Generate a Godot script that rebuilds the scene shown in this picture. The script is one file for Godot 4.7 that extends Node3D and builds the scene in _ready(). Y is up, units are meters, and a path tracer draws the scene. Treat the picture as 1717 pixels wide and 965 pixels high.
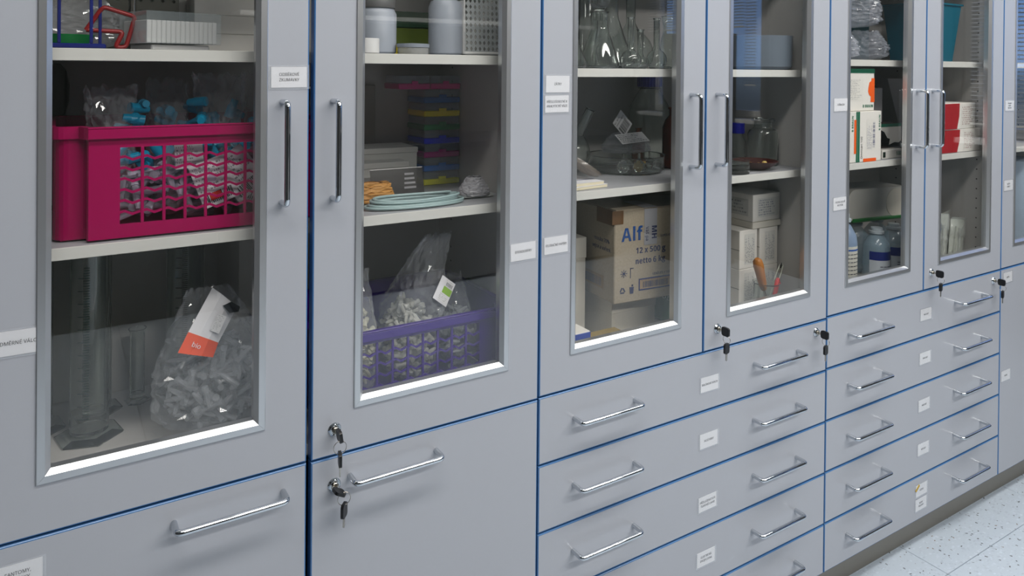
extends Node3D
# A laboratory wall of grey storage cabinets with glazed upper doors. Units are metres; the door fronts lie in the plane z = 0, x runs along the wall.

const FLOOR_IN := 0.783      # top of the inside bottom of the glazed part
const SH1 := [1.1445, 1.149, 1.1505, 1.1505]   # tops of the middle shelves, by cabinet
const SH2 := [1.4305, 1.407, 1.4375, 1.4375]   # tops of the upper shelves
const BACK := -0.40

var M := {}
var rng := RandomNumberGenerator.new()
var font: SystemFont
var bold: SystemFont
var taken := {}


# ---------------------------------------------------------------- shapes
class MB:
	var st := SurfaceTool.new()
	var xf := Transform3D()
	func _init():
		st.begin(Mesh.PRIMITIVE_TRIANGLES)
		st.set_smooth_group(-1)
	func at(t: Transform3D) -> MB:
		xf = t
		return self
	func smooth(g := -1) -> MB:
		st.set_smooth_group(g)
		return self
	func tri(a: Vector3, b: Vector3, c: Vector3):
		st.add_vertex(xf * a)
		st.add_vertex(xf * c)
		st.add_vertex(xf * b)
	func quad(a: Vector3, b: Vector3, c: Vector3, d: Vector3):
		tri(a, b, c)
		tri(a, c, d)
	func out(p: Array, from: Vector3):
		var mid := Vector3()
		for v in p:
			mid += v
		mid /= p.size()
		var n: Vector3 = (p[1] - p[0]).cross(p[2] - p[0])
		if n.dot(mid - from) < 0.0:
			p.reverse()
		for i in range(1, p.size() - 1):
			tri(p[0], p[i], p[i + 1])
	func box(c: Vector3, s: Vector3, bev := 0.0) -> MB:
		st.set_smooth_group(-1)
		var h := s * 0.5
		bev = minf(bev, minf(h.x, minf(h.y, h.z)) * 0.95)
		var corner := func(sg: Array, ax: int) -> Vector3:
			var v := Vector3(sg[0] * h.x, sg[1] * h.y, sg[2] * h.z)
			for k in 3:
				if k != ax:
					v[k] -= sg[k] * bev
			return c + v
		for ax in 3:
			var b := (ax + 1) % 3
			var d := (ax + 2) % 3
			for sa in [-1, 1]:
				var p := []
				for q in [[-1, -1], [1, -1], [1, 1], [-1, 1]]:
					var sg := [0, 0, 0]
					sg[ax] = sa
					sg[b] = q[0]
					sg[d] = q[1]
					p.append(corner.call(sg, ax))
				out(p, c)
				if bev > 0.0:
					for sb in [-1, 1]:
						var s1 := [0, 0, 0]
						s1[ax] = sa
						s1[b] = sb
						s1[d] = -1
						var s2 := s1.duplicate()
						s2[d] = 1
						out([corner.call(s1, ax), corner.call(s2, ax), corner.call(s2, b), corner.call(s1, b)], c)
		if bev > 0.0:
			for x in [-1, 1]:
				for y in [-1, 1]:
					for z in [-1, 1]:
						out([corner.call([x, y, z], 0), corner.call([x, y, z], 1), corner.call([x, y, z], 2)], c)
		return self
	func tube(path: Array, r: float, segs := 12, closed := false) -> MB:
		var n := path.size()
		var rings := []
		var up := Vector3(0, 0, 1)
		for i in n:
			var a: Vector3 = path[(i - 1 + n) % n] if closed or i > 0 else path[i]
			var b: Vector3 = path[(i + 1) % n] if closed or i < n - 1 else path[i]
			var d := (b - a).normalized()
			if i == 0:
				up = Vector3(0, 1, 0) if absf(d.y) < 0.9 else Vector3(1, 0, 0)
			var u := d.cross(up).normalized()
			up = u.cross(d).normalized()
			var ring := []
			for k in segs:
				var t := TAU * k / segs
				ring.append(path[i] + (u * cos(t) + up * sin(t)) * r)
			rings.append(ring)
		st.set_smooth_group(1)
		for i in (n if closed else n - 1):
			var p: Array = rings[i]
			var q: Array = rings[(i + 1) % n]
			var mid: Vector3 = (path[i] + path[(i + 1) % n]) * 0.5
			for k in segs:
				var k2 := (k + 1) % segs
				out([p[k], p[k2], q[k2], q[k]], mid)
		if not closed:
			st.set_smooth_group(-1)
			out(rings[0].duplicate(), path[1])
			out(rings[n - 1].duplicate(), path[n - 2])
		return self
	# profile of (radius, height), bottom to top along the outside; a closed solid may come back down along the inside
	func lathe(prof: Array, segs := 32, sx := 1.0, sz := 1.0, turn := 0.0) -> MB:
		var g := 2
		for i in prof.size() - 1:
			var p: Vector2 = prof[i]
			var q: Vector2 = prof[i + 1]
			if i > 0:
				var e: Vector2 = p - prof[i - 1]
				if absf(e.angle_to(q - p)) > 0.6:
					g += 1
			st.set_smooth_group(g if segs > 8 else -1)
			for k in segs:
				var t0 := turn + TAU * k / segs
				var t1 := turn + TAU * (k + 1) / segs
				var u0 := Vector2(cos(t0) * sx, sin(t0) * sz)
				var u1 := Vector2(cos(t1) * sx, sin(t1) * sz)
				var a := Vector3(u0.x * p.x, p.y, u0.y * p.x)
				var b := Vector3(u1.x * p.x, p.y, u1.y * p.x)
				var c := Vector3(u1.x * q.x, q.y, u1.y * q.x)
				var d := Vector3(u0.x * q.x, q.y, u0.y * q.x)
				if q.x > 1e-6:
					tri(a, d, c)
				if p.x > 1e-6:
					tri(a, c, b)
		st.set_smooth_group(-1)
		return self
	# outline in the xy plane, extruded from z0 to z1
	func prism(poly: PackedVector2Array, z0: float, z1: float, round_sides := false) -> MB:
		if Geometry2D.is_polygon_clockwise(poly):
			poly.reverse()
		var ids := Geometry2D.triangulate_polygon(poly)
		st.set_smooth_group(-1)
		for i in range(0, ids.size(), 3):
			var a := poly[ids[i]]
			var b := poly[ids[i + 1]]
			var c := poly[ids[i + 2]]
			if (b - a).cross(c - a) < 0.0:
				var s := b
				b = c
				c = s
			tri(Vector3(a.x, a.y, z1), Vector3(b.x, b.y, z1), Vector3(c.x, c.y, z1))
			tri(Vector3(a.x, a.y, z0), Vector3(c.x, c.y, z0), Vector3(b.x, b.y, z0))
		if round_sides:
			st.set_smooth_group(1)
		for i in poly.size():
			var a := poly[i]
			var b := poly[(i + 1) % poly.size()]
			quad(Vector3(a.x, a.y, z0), Vector3(b.x, b.y, z0), Vector3(b.x, b.y, z1), Vector3(a.x, a.y, z1))
		st.set_smooth_group(-1)
		return self
	func done() -> ArrayMesh:
		st.generate_normals()
		return st.commit()


func mb() -> MB:
	return MB.new()


func V(x: float, y: float, z: float) -> Vector3:
	return Vector3(x, y, z)


func rot(deg: float, at := Vector3.ZERO, axis := Vector3.UP) -> Transform3D:
	return Transform3D(Basis(axis, deg_to_rad(deg)), at)


func round_rect(w: float, h: float, r: float, n := 4) -> PackedVector2Array:
	var p := PackedVector2Array()
	for q in [[1, 1, 0], [-1, 1, 1], [-1, -1, 2], [1, -1, 3]]:
		for i in n + 1:
			var t: float = PI / 2 * (q[2] + float(i) / n)
			p.append(Vector2(q[0] * (w / 2 - r) + cos(t) * r, q[1] * (h / 2 - r) + sin(t) * r))
	return p


# a path through points whose corners are rounded
func bent(pts: Array, r: float, n := 5) -> Array:
	var out := [pts[0]]
	for i in range(1, pts.size() - 1):
		var a: Vector3 = (pts[i - 1] - pts[i]).normalized()
		var b: Vector3 = (pts[i + 1] - pts[i]).normalized()
		var p0: Vector3 = pts[i] + a * r
		var p1: Vector3 = pts[i] + b * r
		for k in n + 1:
			var t := float(k) / n
			out.append(p0.lerp(pts[i], t).lerp(pts[i].lerp(p1, t), t))
	out.append(pts[-1])
	return out


# ---------------------------------------------------------------- objects
func numbered(called: String) -> String:
	var n: int = taken.get(called, 0)
	taken[called] = n + 1
	return called if n == 0 else "%s_%03d" % [called, n]


func thing(called: String, label: String, category: String, at := Vector3.ZERO, turn := 0.0, group := "") -> Node3D:
	var o := Node3D.new()
	o.name = numbered(called)
	add_child(o, true)
	o.position = at
	o.rotation_degrees.y = turn
	tag(o, label, category, group)
	return o


func tag(o: Node3D, label: String, category: String, group := "") -> Node3D:
	o.set_meta("label", label)
	o.set_meta("category", category)
	if group:
		o.set_meta("group", group)
	return o


func part(called: String, mesh: Mesh, mat: Material, parent: Node3D) -> MeshInstance3D:
	var o := MeshInstance3D.new()
	o.name = called
	o.mesh = mesh
	o.material_override = mat
	parent.add_child(o, true)
	return o


func single(called: String, mesh: Mesh, mat: Material, label: String, category: String, at := Vector3.ZERO, turn := 0.0, group := "") -> MeshInstance3D:
	var o := MeshInstance3D.new()
	o.name = numbered(called)
	o.mesh = mesh
	o.material_override = mat
	add_child(o, true)
	o.position = at
	o.rotation_degrees.y = turn
	tag(o, label, category, group)
	return o


func struct(called: String, mesh: Mesh, mat: Material) -> MeshInstance3D:
	var o := MeshInstance3D.new()
	o.name = called
	o.mesh = mesh
	o.material_override = mat
	add_child(o, true)
	o.set_meta("kind", "structure")
	return o


# ---------------------------------------------------------------- materials
func mat(c: Color, rough := 0.6, metal := 0.0, spec := 0.5) -> StandardMaterial3D:
	var m := StandardMaterial3D.new()
	m.albedo_color = c
	m.roughness = rough
	m.metallic = metal
	m.metallic_specular = spec
	return m


func film(c: Color, alpha: float, rough := 0.08) -> StandardMaterial3D:   # thin clear sheet: panes, bags, blown plastic
	var m := mat(Color(c.r, c.g, c.b, alpha), rough)
	m.transparency = BaseMaterial3D.TRANSPARENCY_ALPHA
	m.cull_mode = BaseMaterial3D.CULL_DISABLED
	return m


func frosted(c: Color, alpha: float, rough := 0.35) -> StandardMaterial3D:   # milky plastic that light shines through
	var m := mat(Color(c.r, c.g, c.b), rough)
	m.backlight_enabled = true
	m.backlight = Color(alpha, alpha, alpha)
	return m


func noise_tex(seed_: int, freq: float, a: Color, b: Color, size := 512, oct := 4) -> NoiseTexture2D:
	var n := FastNoiseLite.new()
	n.seed = seed_
	n.frequency = freq
	n.fractal_octaves = oct
	var t := NoiseTexture2D.new()
	t.width = size
	t.height = size
	t.seamless = true
	t.noise = n
	var g := Gradient.new()
	g.set_color(0, a)
	g.set_color(1, b)
	t.color_ramp = g
	return t


func grained(c: Color, spread: float, scale: float, seed_: int, rough := 0.6, metal := 0.0) -> StandardMaterial3D:
	var m := mat(Color.WHITE, rough, metal)
	m.albedo_texture = noise_tex(seed_, 0.06, c.darkened(spread), c.lightened(spread), 256)
	m.uv1_triplanar = true
	m.uv1_world_triplanar = true
	m.uv1_scale = Vector3.ONE * scale
	return m


func speckled_tile() -> StandardMaterial3D:
	var im := Image.create(1024, 1024, false, Image.FORMAT_RGB8)
	im.fill(Color(0.74, 0.785, 0.835))
	var r := RandomNumberGenerator.new()
	r.seed = 77
	for i in 5200:   # pale mottling
		var v := r.randf_range(-0.05, 0.05)
		var s := r.randi_range(3, 14)
		var c := Color(0.74 + v, 0.785 + v, 0.835 + v)
		im.fill_rect(Rect2i(r.randi_range(0, 1023), r.randi_range(0, 1023), s, r.randi_range(2, 9)), c)
	for i in 620:   # dark chips
		var p := Vector2(r.randf() * 1024, r.randf() * 1024)
		var a := r.randf() * TAU
		var n := r.randi_range(1, 4)
		var k := r.randf()
		var c := Color(0.07, 0.08, 0.09) if k < 0.55 else Color(0.36, 0.38, 0.40) if k < 0.85 else Color(0.45, 0.38, 0.32)
		for j in n:
			var q := p + Vector2(cos(a), sin(a)) * j * 2.0
			im.fill_rect(Rect2i(int(q.x), int(q.y), r.randi_range(2, 5), r.randi_range(2, 4)), c)
	var m := mat(Color.WHITE, 0.35)
	m.albedo_texture = ImageTexture.create_from_image(im)
	m.uv1_triplanar = true
	m.uv1_world_triplanar = true
	m.uv1_scale = Vector3.ONE * 1.25
	return m


# rows of small print on a ground colour, for cartons and tags
func print_mat(seed_: int, ground: Color, ink: Color, w := 128, h := 128, rows := 10, bars := 0.0, cover := 0.85) -> StandardMaterial3D:
	var im := Image.create(w, h, false, Image.FORMAT_RGB8)
	im.fill(ground)
	var r := RandomNumberGenerator.new()
	r.seed = seed_
	var pitch := float(h) * (1.0 - bars) / (rows + 1)
	for i in rows:
		var x := w * 0.06
		var stop := w * r.randf_range(0.55, cover + 0.08)
		var y := pitch * (i + 0.7)
		while x < stop:
			var n := r.randf_range(0.02, 0.09) * w
			for k in int(n / 2.0):
				if r.randf() < 0.8:
					im.fill_rect(Rect2i(int(x) + k * 2, int(y) + r.randi_range(0, 1), 1, maxi(1, int(pitch * 0.5))), ink)
			x += n + w * 0.02
	if bars > 0.0:
		var x := int(w * 0.1)
		while x < w * 0.9:
			var n := r.randi_range(1, 3)
			im.fill_rect(Rect2i(x, int(h * (1.0 - bars)), n, int(h * bars * 0.85)), ink)
			x += n + r.randi_range(1, 3)
	var m := mat(Color.WHITE, 0.6)
	m.albedo_texture = ImageTexture.create_from_image(im)
	return m


# flat printed panel, w by h, standing in the local xy plane
func panel(w: float, h: float) -> ArrayMesh:
	var st := SurfaceTool.new()
	st.begin(Mesh.PRIMITIVE_TRIANGLES)
	var t := 0.0002
	for v in [[0, 0], [1, 1], [1, 0], [0, 0], [0, 1], [1, 1]]:
		st.set_uv(Vector2(v[0], 1 - v[1]))
		st.set_normal(Vector3(0, 0, 1))
		st.add_vertex(Vector3((v[0] - 0.5) * w, (v[1] - 0.5) * h, t))
	return st.commit()


func lettering(words: String, cap: float, m: Material, parent: Node3D, xf: Transform3D, widest := 0.0, heavy := false) -> MeshInstance3D:
	var t := TextMesh.new()
	t.font = bold if heavy else font
	t.font_size = 32
	t.pixel_size = cap / 23.0
	t.depth = 0.0004
	t.curve_step = 2.0
	t.text = words
	t.horizontal_alignment = HORIZONTAL_ALIGNMENT_CENTER
	t.vertical_alignment = VERTICAL_ALIGNMENT_CENTER
	var o := part("lettering", t, m, parent)
	var s := 1.0
	if widest > 0.0 and t.get_aabb().size.x > widest:
		s = widest / t.get_aabb().size.x
	o.transform = xf * Transform3D(Basis.from_scale(Vector3(s, maxf(s, 0.85), 1)), Vector3.ZERO)
	return o


func _ready():
	rng.seed = 4
	font = SystemFont.new()
	font.font_names = PackedStringArray(["Droid Sans"])
	bold = SystemFont.new()
	bold.font_names = PackedStringArray(["Droid Sans"])
	bold.font_weight = 700
	# camera: 1.41 m above the floor, 1.19 m from the doors, looking along the row; the lens is shifted down
	var cam := Camera3D.new()
	cam.name = "camera"
	add_child(cam)
	cam.transform = Transform3D(Basis(V(0.85083198, 0.00920538, 0.52535721), V(-0.00414531, 0.999933, -0.0108075), V(-0.5254215, 0.0070176, 0.85081314)), V(-0.8085, 1.41, 1.1851))
	cam.projection = Camera3D.PROJECTION_FRUSTUM
	cam.near = 0.05
	cam.far = 60.0
	cam.size = 0.05 * 965.0 / 1237.565
	cam.frustum_offset = Vector2((858.5 - 851.76) / 1237.565, -(482.5 - 119.77) / 1237.565) * 0.05
	cam.current = true
	# sky outside the window, exposure
	var env := Environment.new()
	env.background_mode = Environment.BG_SKY
	var sk := ProceduralSkyMaterial.new()
	sk.sky_top_color = Color(0.28, 0.47, 0.80)
	sk.sky_horizon_color = Color(0.50, 0.68, 0.92)
	sk.ground_bottom_color = Color(0.20, 0.24, 0.30)
	sk.ground_horizon_color = Color(0.40, 0.50, 0.62)
	sk.sun_angle_max = 1.0
	env.sky = Sky.new()
	env.sky.sky_material = sk
	env.background_energy_multiplier = 2.2
	env.tonemap_mode = Environment.TONE_MAPPER_LINEAR
	env.tonemap_exposure = 1.06
	env.sdfgi_enabled = true
	env.ssao_enabled = true
	env.ssil_enabled = true
	var we := WorldEnvironment.new()
	we.name = "world_environment"
	we.environment = env
	add_child(we)
	materials()
	room()
	ceiling_lights()
	for k in 4:
		cabinet(k)
	cards()
	locks_and_keys()
	contents_one_upper()
	contents_one_middle()
	contents_one_lower()
	contents_two_upper()
	contents_two_middle()
	contents_two_lower()
	contents_three_upper()
	contents_three_middle()
	contents_three_lower()
	contents_four()


func materials():
	M.door = grained(Color(0.646, 0.660, 0.690), 0.012, 60.0, 3, 0.27)
	M.blue = mat(Color(0.27, 0.44, 0.63), 0.22)
	M.carcass = mat(Color(0.72, 0.715, 0.70), 0.5)
	M.shelf = mat(Color(0.64, 0.65, 0.665), 0.45)
	M.cream = mat(Color(0.80, 0.80, 0.775), 0.45)
	M.alu = mat(Color(0.78, 0.79, 0.80), 0.28, 0.85)
	M.chrome = mat(Color(0.80, 0.82, 0.84), 0.05, 1.0)
	M.steel = mat(Color(0.72, 0.70, 0.66), 0.25, 1.0)
	M.black = mat(Color(0.025, 0.025, 0.03), 0.35)
	M.dark = mat(Color(0.05, 0.05, 0.055), 0.6)
	M.pane = film(Color(0.6, 0.7, 0.66), 0.004, 0.0)
	M.plinth = mat(Color(0.47, 0.46, 0.43), 0.4)
	M.paper = mat(Color(0.88, 0.88, 0.89), 0.7)
	M.ink = mat(Color(0.06, 0.06, 0.07), 0.8)
	M.sleeve = film(Color(0.9, 0.92, 0.94), 0.10, 0.12)
	M.wall = grained(Color(0.33, 0.33, 0.325), 0.015, 2.0, 8, 0.85)
	M.ceiling = mat(Color(0.86, 0.86, 0.85), 0.9)
	M.joint = mat(Color(0.30, 0.31, 0.31), 0.8)
	M.tile = speckled_tile()
	M.white = mat(Color(0.85, 0.85, 0.84), 0.5)
	M.card = mat(Color(0.86, 0.85, 0.82), 0.75)
	M.bag = film(Color(0.88, 0.90, 0.92), 0.15, 0.07)
	M.milk = frosted(Color(0.64, 0.67, 0.71), 0.4)
	M.tubes = film(Color(0.80, 0.82, 0.84), 0.45, 0.16)
	var g := StandardMaterial3D.new()
	g.albedo_color = Color(0.96, 0.98, 0.97, 0.02)
	g.roughness = 0.0
	g.refraction_enabled = true
	g.refraction_scale = 0.048
	M.glass = g
	M.glass_thin = film(Color(0.85, 0.92, 0.90), 0.055, 0.01)
	var am := film(Color(0.28, 0.09, 0.02), 0.75, 0.1)
	M.amber = am


func room():
	# floor slab with the tiles laid on it, 61 cm squares with thin dark joints
	var f := struct("floor", mb().box(V(0.35, -0.03, 1.6), V(6.9, 0.05, 4.4)).done(), M.joint)
	var tile := mb().box(V(0, 0, 0), V(0.6105, 0.006, 0.6105), 0.001).done()
	for i in range(-7, 5):
		for j in range(-1, 6):
			var t := part("tile", tile, M.tile, f)
			t.position = V(1.333 + (i + 0.5) * 0.6125, -0.003, 0.088 + (j + 0.5) * 0.6125)
	struct("wall_back", mb().box(V(0.35, 1.4, -0.52), V(6.9, 2.9, 0.12)).done(), M.wall)
	struct("wall_left", mb().box(V(-3.05, 1.4, 1.6), V(0.1, 2.9, 4.4)).done(), M.wall)
	struct("wall_front", mb().box(V(0.35, 1.4, 3.75), V(6.9, 2.9, 0.12)).done(), M.wall)
	struct("ceiling", mb().box(V(0.35, 2.86, 1.6), V(6.9, 0.12, 4.4)).done(), M.ceiling)
	# right-hand end wall with two window openings
	var w := mb()
	w.box(V(3.6, 0.5, 1.6), V(0.2, 1.1, 4.4))
	w.box(V(3.6, 2.65, 1.6), V(0.2, 0.4, 4.4))
	for z in [[-0.6, -0.02], [0.92, 2.34], [3.5, 3.8]]:
		w.box(V(3.6, 1.75, (z[0] + z[1]) / 2), V(0.2, 1.4, z[1] - z[0]))
	struct("wall_right", w.done(), M.wall)
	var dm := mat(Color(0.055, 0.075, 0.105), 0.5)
	var dr := struct("door_1", mb().box(V(3.492, 1.03, 1.62), V(0.036, 2.06, 1.24), 0.003).done(), dm)  # unseen dark door, added to darken what the right-hand panes mirror
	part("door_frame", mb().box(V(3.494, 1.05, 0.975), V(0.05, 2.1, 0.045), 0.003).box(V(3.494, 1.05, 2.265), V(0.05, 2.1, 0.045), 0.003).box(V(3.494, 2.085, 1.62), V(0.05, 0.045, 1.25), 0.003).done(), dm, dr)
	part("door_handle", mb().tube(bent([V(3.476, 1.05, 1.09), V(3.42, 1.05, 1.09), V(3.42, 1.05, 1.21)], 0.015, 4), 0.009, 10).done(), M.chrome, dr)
	var wins := [[-0.02, 0.92], [2.34, 3.5]]
	for k in 2:
		var z0: float = wins[k][0]
		var z1: float = wins[k][1]
		var fr := mb()
		for z in [z0 + 0.025, z1 - 0.025]:
			fr.box(V(3.6, 1.75, z), V(0.06, 1.4, 0.05), 0.004)
		for y in [1.075, 2.425]:
			fr.box(V(3.6, y, (z0 + z1) / 2), V(0.06, 0.05, z1 - z0 - 0.1), 0.004)
		var win := struct("window_%d" % (k + 1), fr.done(), M.white)
		part("pane", mb().box(V(3.6, 1.75, (z0 + z1) / 2), V(0.006, 1.3, z1 - z0 - 0.1)).done(), M.pane, win)
		part("window_sill", mb().box(V(3.49, 1.03, (z0 + z1) / 2), V(0.2, 0.03, z1 - z0 + 0.06), 0.004).done(), M.white, win)
	# venetian blinds in front of both windows
	var slat_m := mat(Color(0.86, 0.88, 0.90), 0.4)
	var where := [[0.0, 0.905, 1.12], [2.36, 2.455, 1.29], [2.47, 3.48, 1.715]]
	for k in 3:
		var b := thing("venetian_blind", ["white venetian blind of level slats over the window beside the cabinets", "narrow white venetian blind, lowered, over the far window", "wide white venetian blind, drawn half up, over the far window"][k], "blind", V(3.47, 0, (where[k][0] + where[k][1]) / 2), 0, "")
		var wide: float = where[k][1] - where[k][0]
		part("head_rail", mb().box(V(0, 2.44, 0), V(0.03, 0.03, wide), 0.003).done(), M.white, b)
		part("bottom_rail", mb().box(V(0, where[k][2], 0), V(0.022, 0.012, wide), 0.003).done(), M.white, b)
		var slat := mb().at(rot(-12, V(0, 0, 0), V(0, 0, 1))).box(V(0, 0, 0), V(0.022, 0.0012, wide)).done()
		var y: float = where[k][2] + 0.022
		while y < 2.42:
			part("slat", slat, slat_m, b).position = V(0, y, 0)
			y += 0.022
		for s in [-0.4, 0.4]:
			part("cord", mb().box(V(0, (2.43 + where[k][2]) / 2, s * wide), V(0.001, 2.43 - where[k][2], 0.001)).done(), M.white, b)
	var fc := thing("added_filing_cabinet", "tall dark cabinet added before the far window to darken its reflection", "filing cabinet", V(3.22, 0, 2.66))  # added dark bulk, hides part of the window mirrored in the panes
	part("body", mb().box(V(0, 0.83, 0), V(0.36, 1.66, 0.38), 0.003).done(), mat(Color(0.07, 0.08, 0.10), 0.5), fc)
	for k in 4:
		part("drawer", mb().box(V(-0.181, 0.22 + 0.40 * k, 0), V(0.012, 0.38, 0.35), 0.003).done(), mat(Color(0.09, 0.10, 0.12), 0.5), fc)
	# across the aisle: a grey bench under a wall shelf, mirrored faintly in the door panes
	var lk := thing("added_locker", "tall dark cupboard added opposite to darken the pane reflections", "added_locker", V(-0.75, 0, 3.45))  # added dark bulk, in place of a person mirrored in the leftmost pane
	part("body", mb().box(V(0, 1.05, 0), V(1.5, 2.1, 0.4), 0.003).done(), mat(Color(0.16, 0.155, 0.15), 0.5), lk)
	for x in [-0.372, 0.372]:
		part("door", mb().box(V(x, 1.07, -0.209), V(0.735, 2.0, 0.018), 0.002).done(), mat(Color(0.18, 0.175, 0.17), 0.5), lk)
	var bench := thing("lab_bench", "grey laboratory bench with a dark top along the opposite wall", "bench", V(1.45, 0, 3.35))
	part("cupboard", mb().box(V(0, 0.45, 0.0), V(2.75, 0.86, 0.6), 0.003).done(), mat(Color(0.48, 0.48, 0.47), 0.5), bench)
	part("worktop", mb().box(V(0, 0.9, -0.01), V(2.79, 0.035, 0.66), 0.003).done(), mat(Color(0.22, 0.23, 0.25), 0.4), bench)
	var ws := thing("wall_shelf", "long white board shelf on the opposite wall above the bench", "shelf", V(1.5, 1.72, 3.55))
	part("board", mb().box(V(0, 0, 0), V(2.7, 0.03, 0.26), 0.002).done(), M.white, ws)
	for x in [-1.1, 0.0, 1.1]:
		part("bracket", mb().box(V(x, -0.07, 0.03), V(0.02, 0.11, 0.2), 0.002).done(), M.steel, ws)


func ceiling_lights():
	var lit := mat(Color(0.9, 0.9, 0.9), 0.5)
	lit.emission_enabled = true
	lit.emission = Color(1.0, 0.985, 0.965)
	lit.emission_energy_multiplier = 3.0
	for row in 2:
		for k in 4 - row:
			var at := V([-0.72 + 1.045 * k, 0.0 + 1.045 * k][row], 2.8, [0.92, 2.45][row])
			var o := thing("ceiling_light", "long fluorescent ceiling light, %s from the left, row %s" % [["first", "second", "third", "fourth"][k], ["nearer the cabinets", "nearer the bench"][row]], "ceiling light", at)
			part("housing", mb().box(V(0, -0.02, 0), V(1.03, 0.04, 0.32), 0.004).done(), M.white, o)
			part("diffuser", mb().box(V(0, -0.045, 0), V(1.0, 0.012, 0.28), 0.003).done(), lit, o)
			var a := AreaLight3D.new()
			a.name = "tube_light"
			o.add_child(a, true)
			a.position = V(0, -0.056, 0)
			a.rotation_degrees.x = -90
			a.area_size = Vector2(0.98, 0.26)
			a.light_color = Color(1.0, 0.985, 0.965)
			a.light_energy = [1.25, 2.5][row]
			a.shadow_enabled = true


# ---------------------------------------------------------------- cabinets
func panel_mesh(x0: float, y0: float, x1: float, y1: float, hole: Array) -> ArrayMesh:
	var b := mb()
	var e := 0.0024
	var o := [x0 + e, y0 + e, x1 - e, y1 - e]
	if hole.is_empty():
		b.quad(V(o[0], o[1], 0), V(o[2], o[1], 0), V(o[2], o[3], 0), V(o[0], o[3], 0))
		b.quad(V(x0, y0, -0.018), V(x0, y1, -0.018), V(x1, y1, -0.018), V(x1, y0, -0.018))
		return b.done()
	var h := hole
	for z in [0.0, -0.018]:
		var q := o if z == 0.0 else [x0, y0, x1, y1]
		for s in [[q[0], q[1], q[2], h[1]], [q[0], h[3], q[2], q[3]], [q[0], h[1], h[0], h[3]], [h[2], h[1], q[2], h[3]]]:
			if z == 0.0:
				b.quad(V(s[0], s[1], z), V(s[2], s[1], z), V(s[2], s[3], z), V(s[0], s[3], z))
			else:
				b.quad(V(s[0], s[1], z), V(s[0], s[3], z), V(s[2], s[3], z), V(s[2], s[1], z))
	for s in [[h[0], h[1], h[2], h[1]], [h[2], h[1], h[2], h[3]], [h[2], h[3], h[0], h[3]], [h[0], h[3], h[0], h[1]]]:
		b.quad(V(s[0], s[1], 0), V(s[2], s[3], 0), V(s[2], s[3], -0.018), V(s[0], s[1], -0.018))
	return b.done()


func band_mesh(x0: float, y0: float, x1: float, y1: float) -> ArrayMesh:
	var b := mb()
	var c := V((x0 + x1) / 2, (y0 + y1) / 2, -0.03)
	var o := [V(x0, y0, 0), V(x1, y0, 0), V(x1, y1, 0), V(x0, y1, 0)]
	var n := [V(1, 1, 0), V(-1, 1, 0), V(-1, -1, 0), V(1, -1, 0)]
	var prof := [[0.0024, 0.0], [0.0012, -0.0003], [0.0003, -0.0012], [0.0, -0.0024], [0.0, -0.018]]
	for i in 4:
		var j := (i + 1) % 4
		var a: Vector3 = o[i]
		var d: Vector3 = o[j]
		for k in 4:
			var p: Array = prof[k]
			var q: Array = prof[k + 1]
			b.out([a + n[i] * p[0] + V(0, 0, p[1]), d + n[j] * p[0] + V(0, 0, p[1]), d + n[j] * q[0] + V(0, 0, q[1]), a + n[i] * q[0] + V(0, 0, q[1])], c + V(0, 0, 0.02 if k == 3 else 0.0))
	return b.done()


# mitred aluminium frame round the pane: flat face, then a slope in to the glass
func frame_mesh(x0: float, y0: float, x1: float, y1: float) -> ArrayMesh:
	var b := mb()
	var prof := [[0.0, -0.001], [0.0, 0.0018], [0.0012, 0.0026], [0.0106, 0.0026], [0.0112, 0.0020], [0.0172, -0.0048], [0.0172, -0.018]]
	var o := [V(x0, y0, 0), V(x1, y0, 0), V(x1, y1, 0), V(x0, y1, 0)]
	var n := [V(1, 1, 0), V(-1, 1, 0), V(-1, -1, 0), V(1, -1, 0)]
	for i in 4:
		var j := (i + 1) % 4
		var along: Vector3 = (o[j] - o[i]).normalized() * 0.00015
		for k in prof.size() - 1:
			var p: Array = prof[k]
			var q: Array = prof[k + 1]
			var a: Vector3 = o[i] + n[i] * p[0] + V(0, 0, p[1]) + along
			var d: Vector3 = o[j] + n[j] * p[0] + V(0, 0, p[1]) - along
			var a2: Vector3 = o[i] + n[i] * q[0] + V(0, 0, q[1]) + along
			var d2: Vector3 = o[j] + n[j] * q[0] + V(0, 0, q[1]) - along
			b.quad(a, d, d2, a2)
	return b.done()


func handle_mesh(long: float, upright: bool) -> ArrayMesh:
	var h := long / 2
	var d := V(0, 1, 0) if upright else V(1, 0, 0)
	return mb().tube(bent([-d * h + V(0, 0, -0.001), -d * h + V(0, 0, 0.031), d * h + V(0, 0, 0.031), d * h + V(0, 0, -0.001)], 0.010, 6), 0.0048, 14).done()


func front(called: String, parent: Node3D, x0: float, y0: float, x1: float, y1: float, hole := []) -> MeshInstance3D:
	var p := part(called, panel_mesh(x0, y0, x1, y1, hole), M.door, parent)
	part("edge_band", band_mesh(x0, y0, x1, y1), M.blue, p)
	return p


func handle(parent: Node3D, at: Vector3, upright := false):
	if not M.has("bar"):
		M.bar = handle_mesh(0.160, false)
		M.bar_up = handle_mesh(0.160, true)
	var o := part("handle", M.bar_up if upright else M.bar, M.chrome, parent)
	o.position = at


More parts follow.
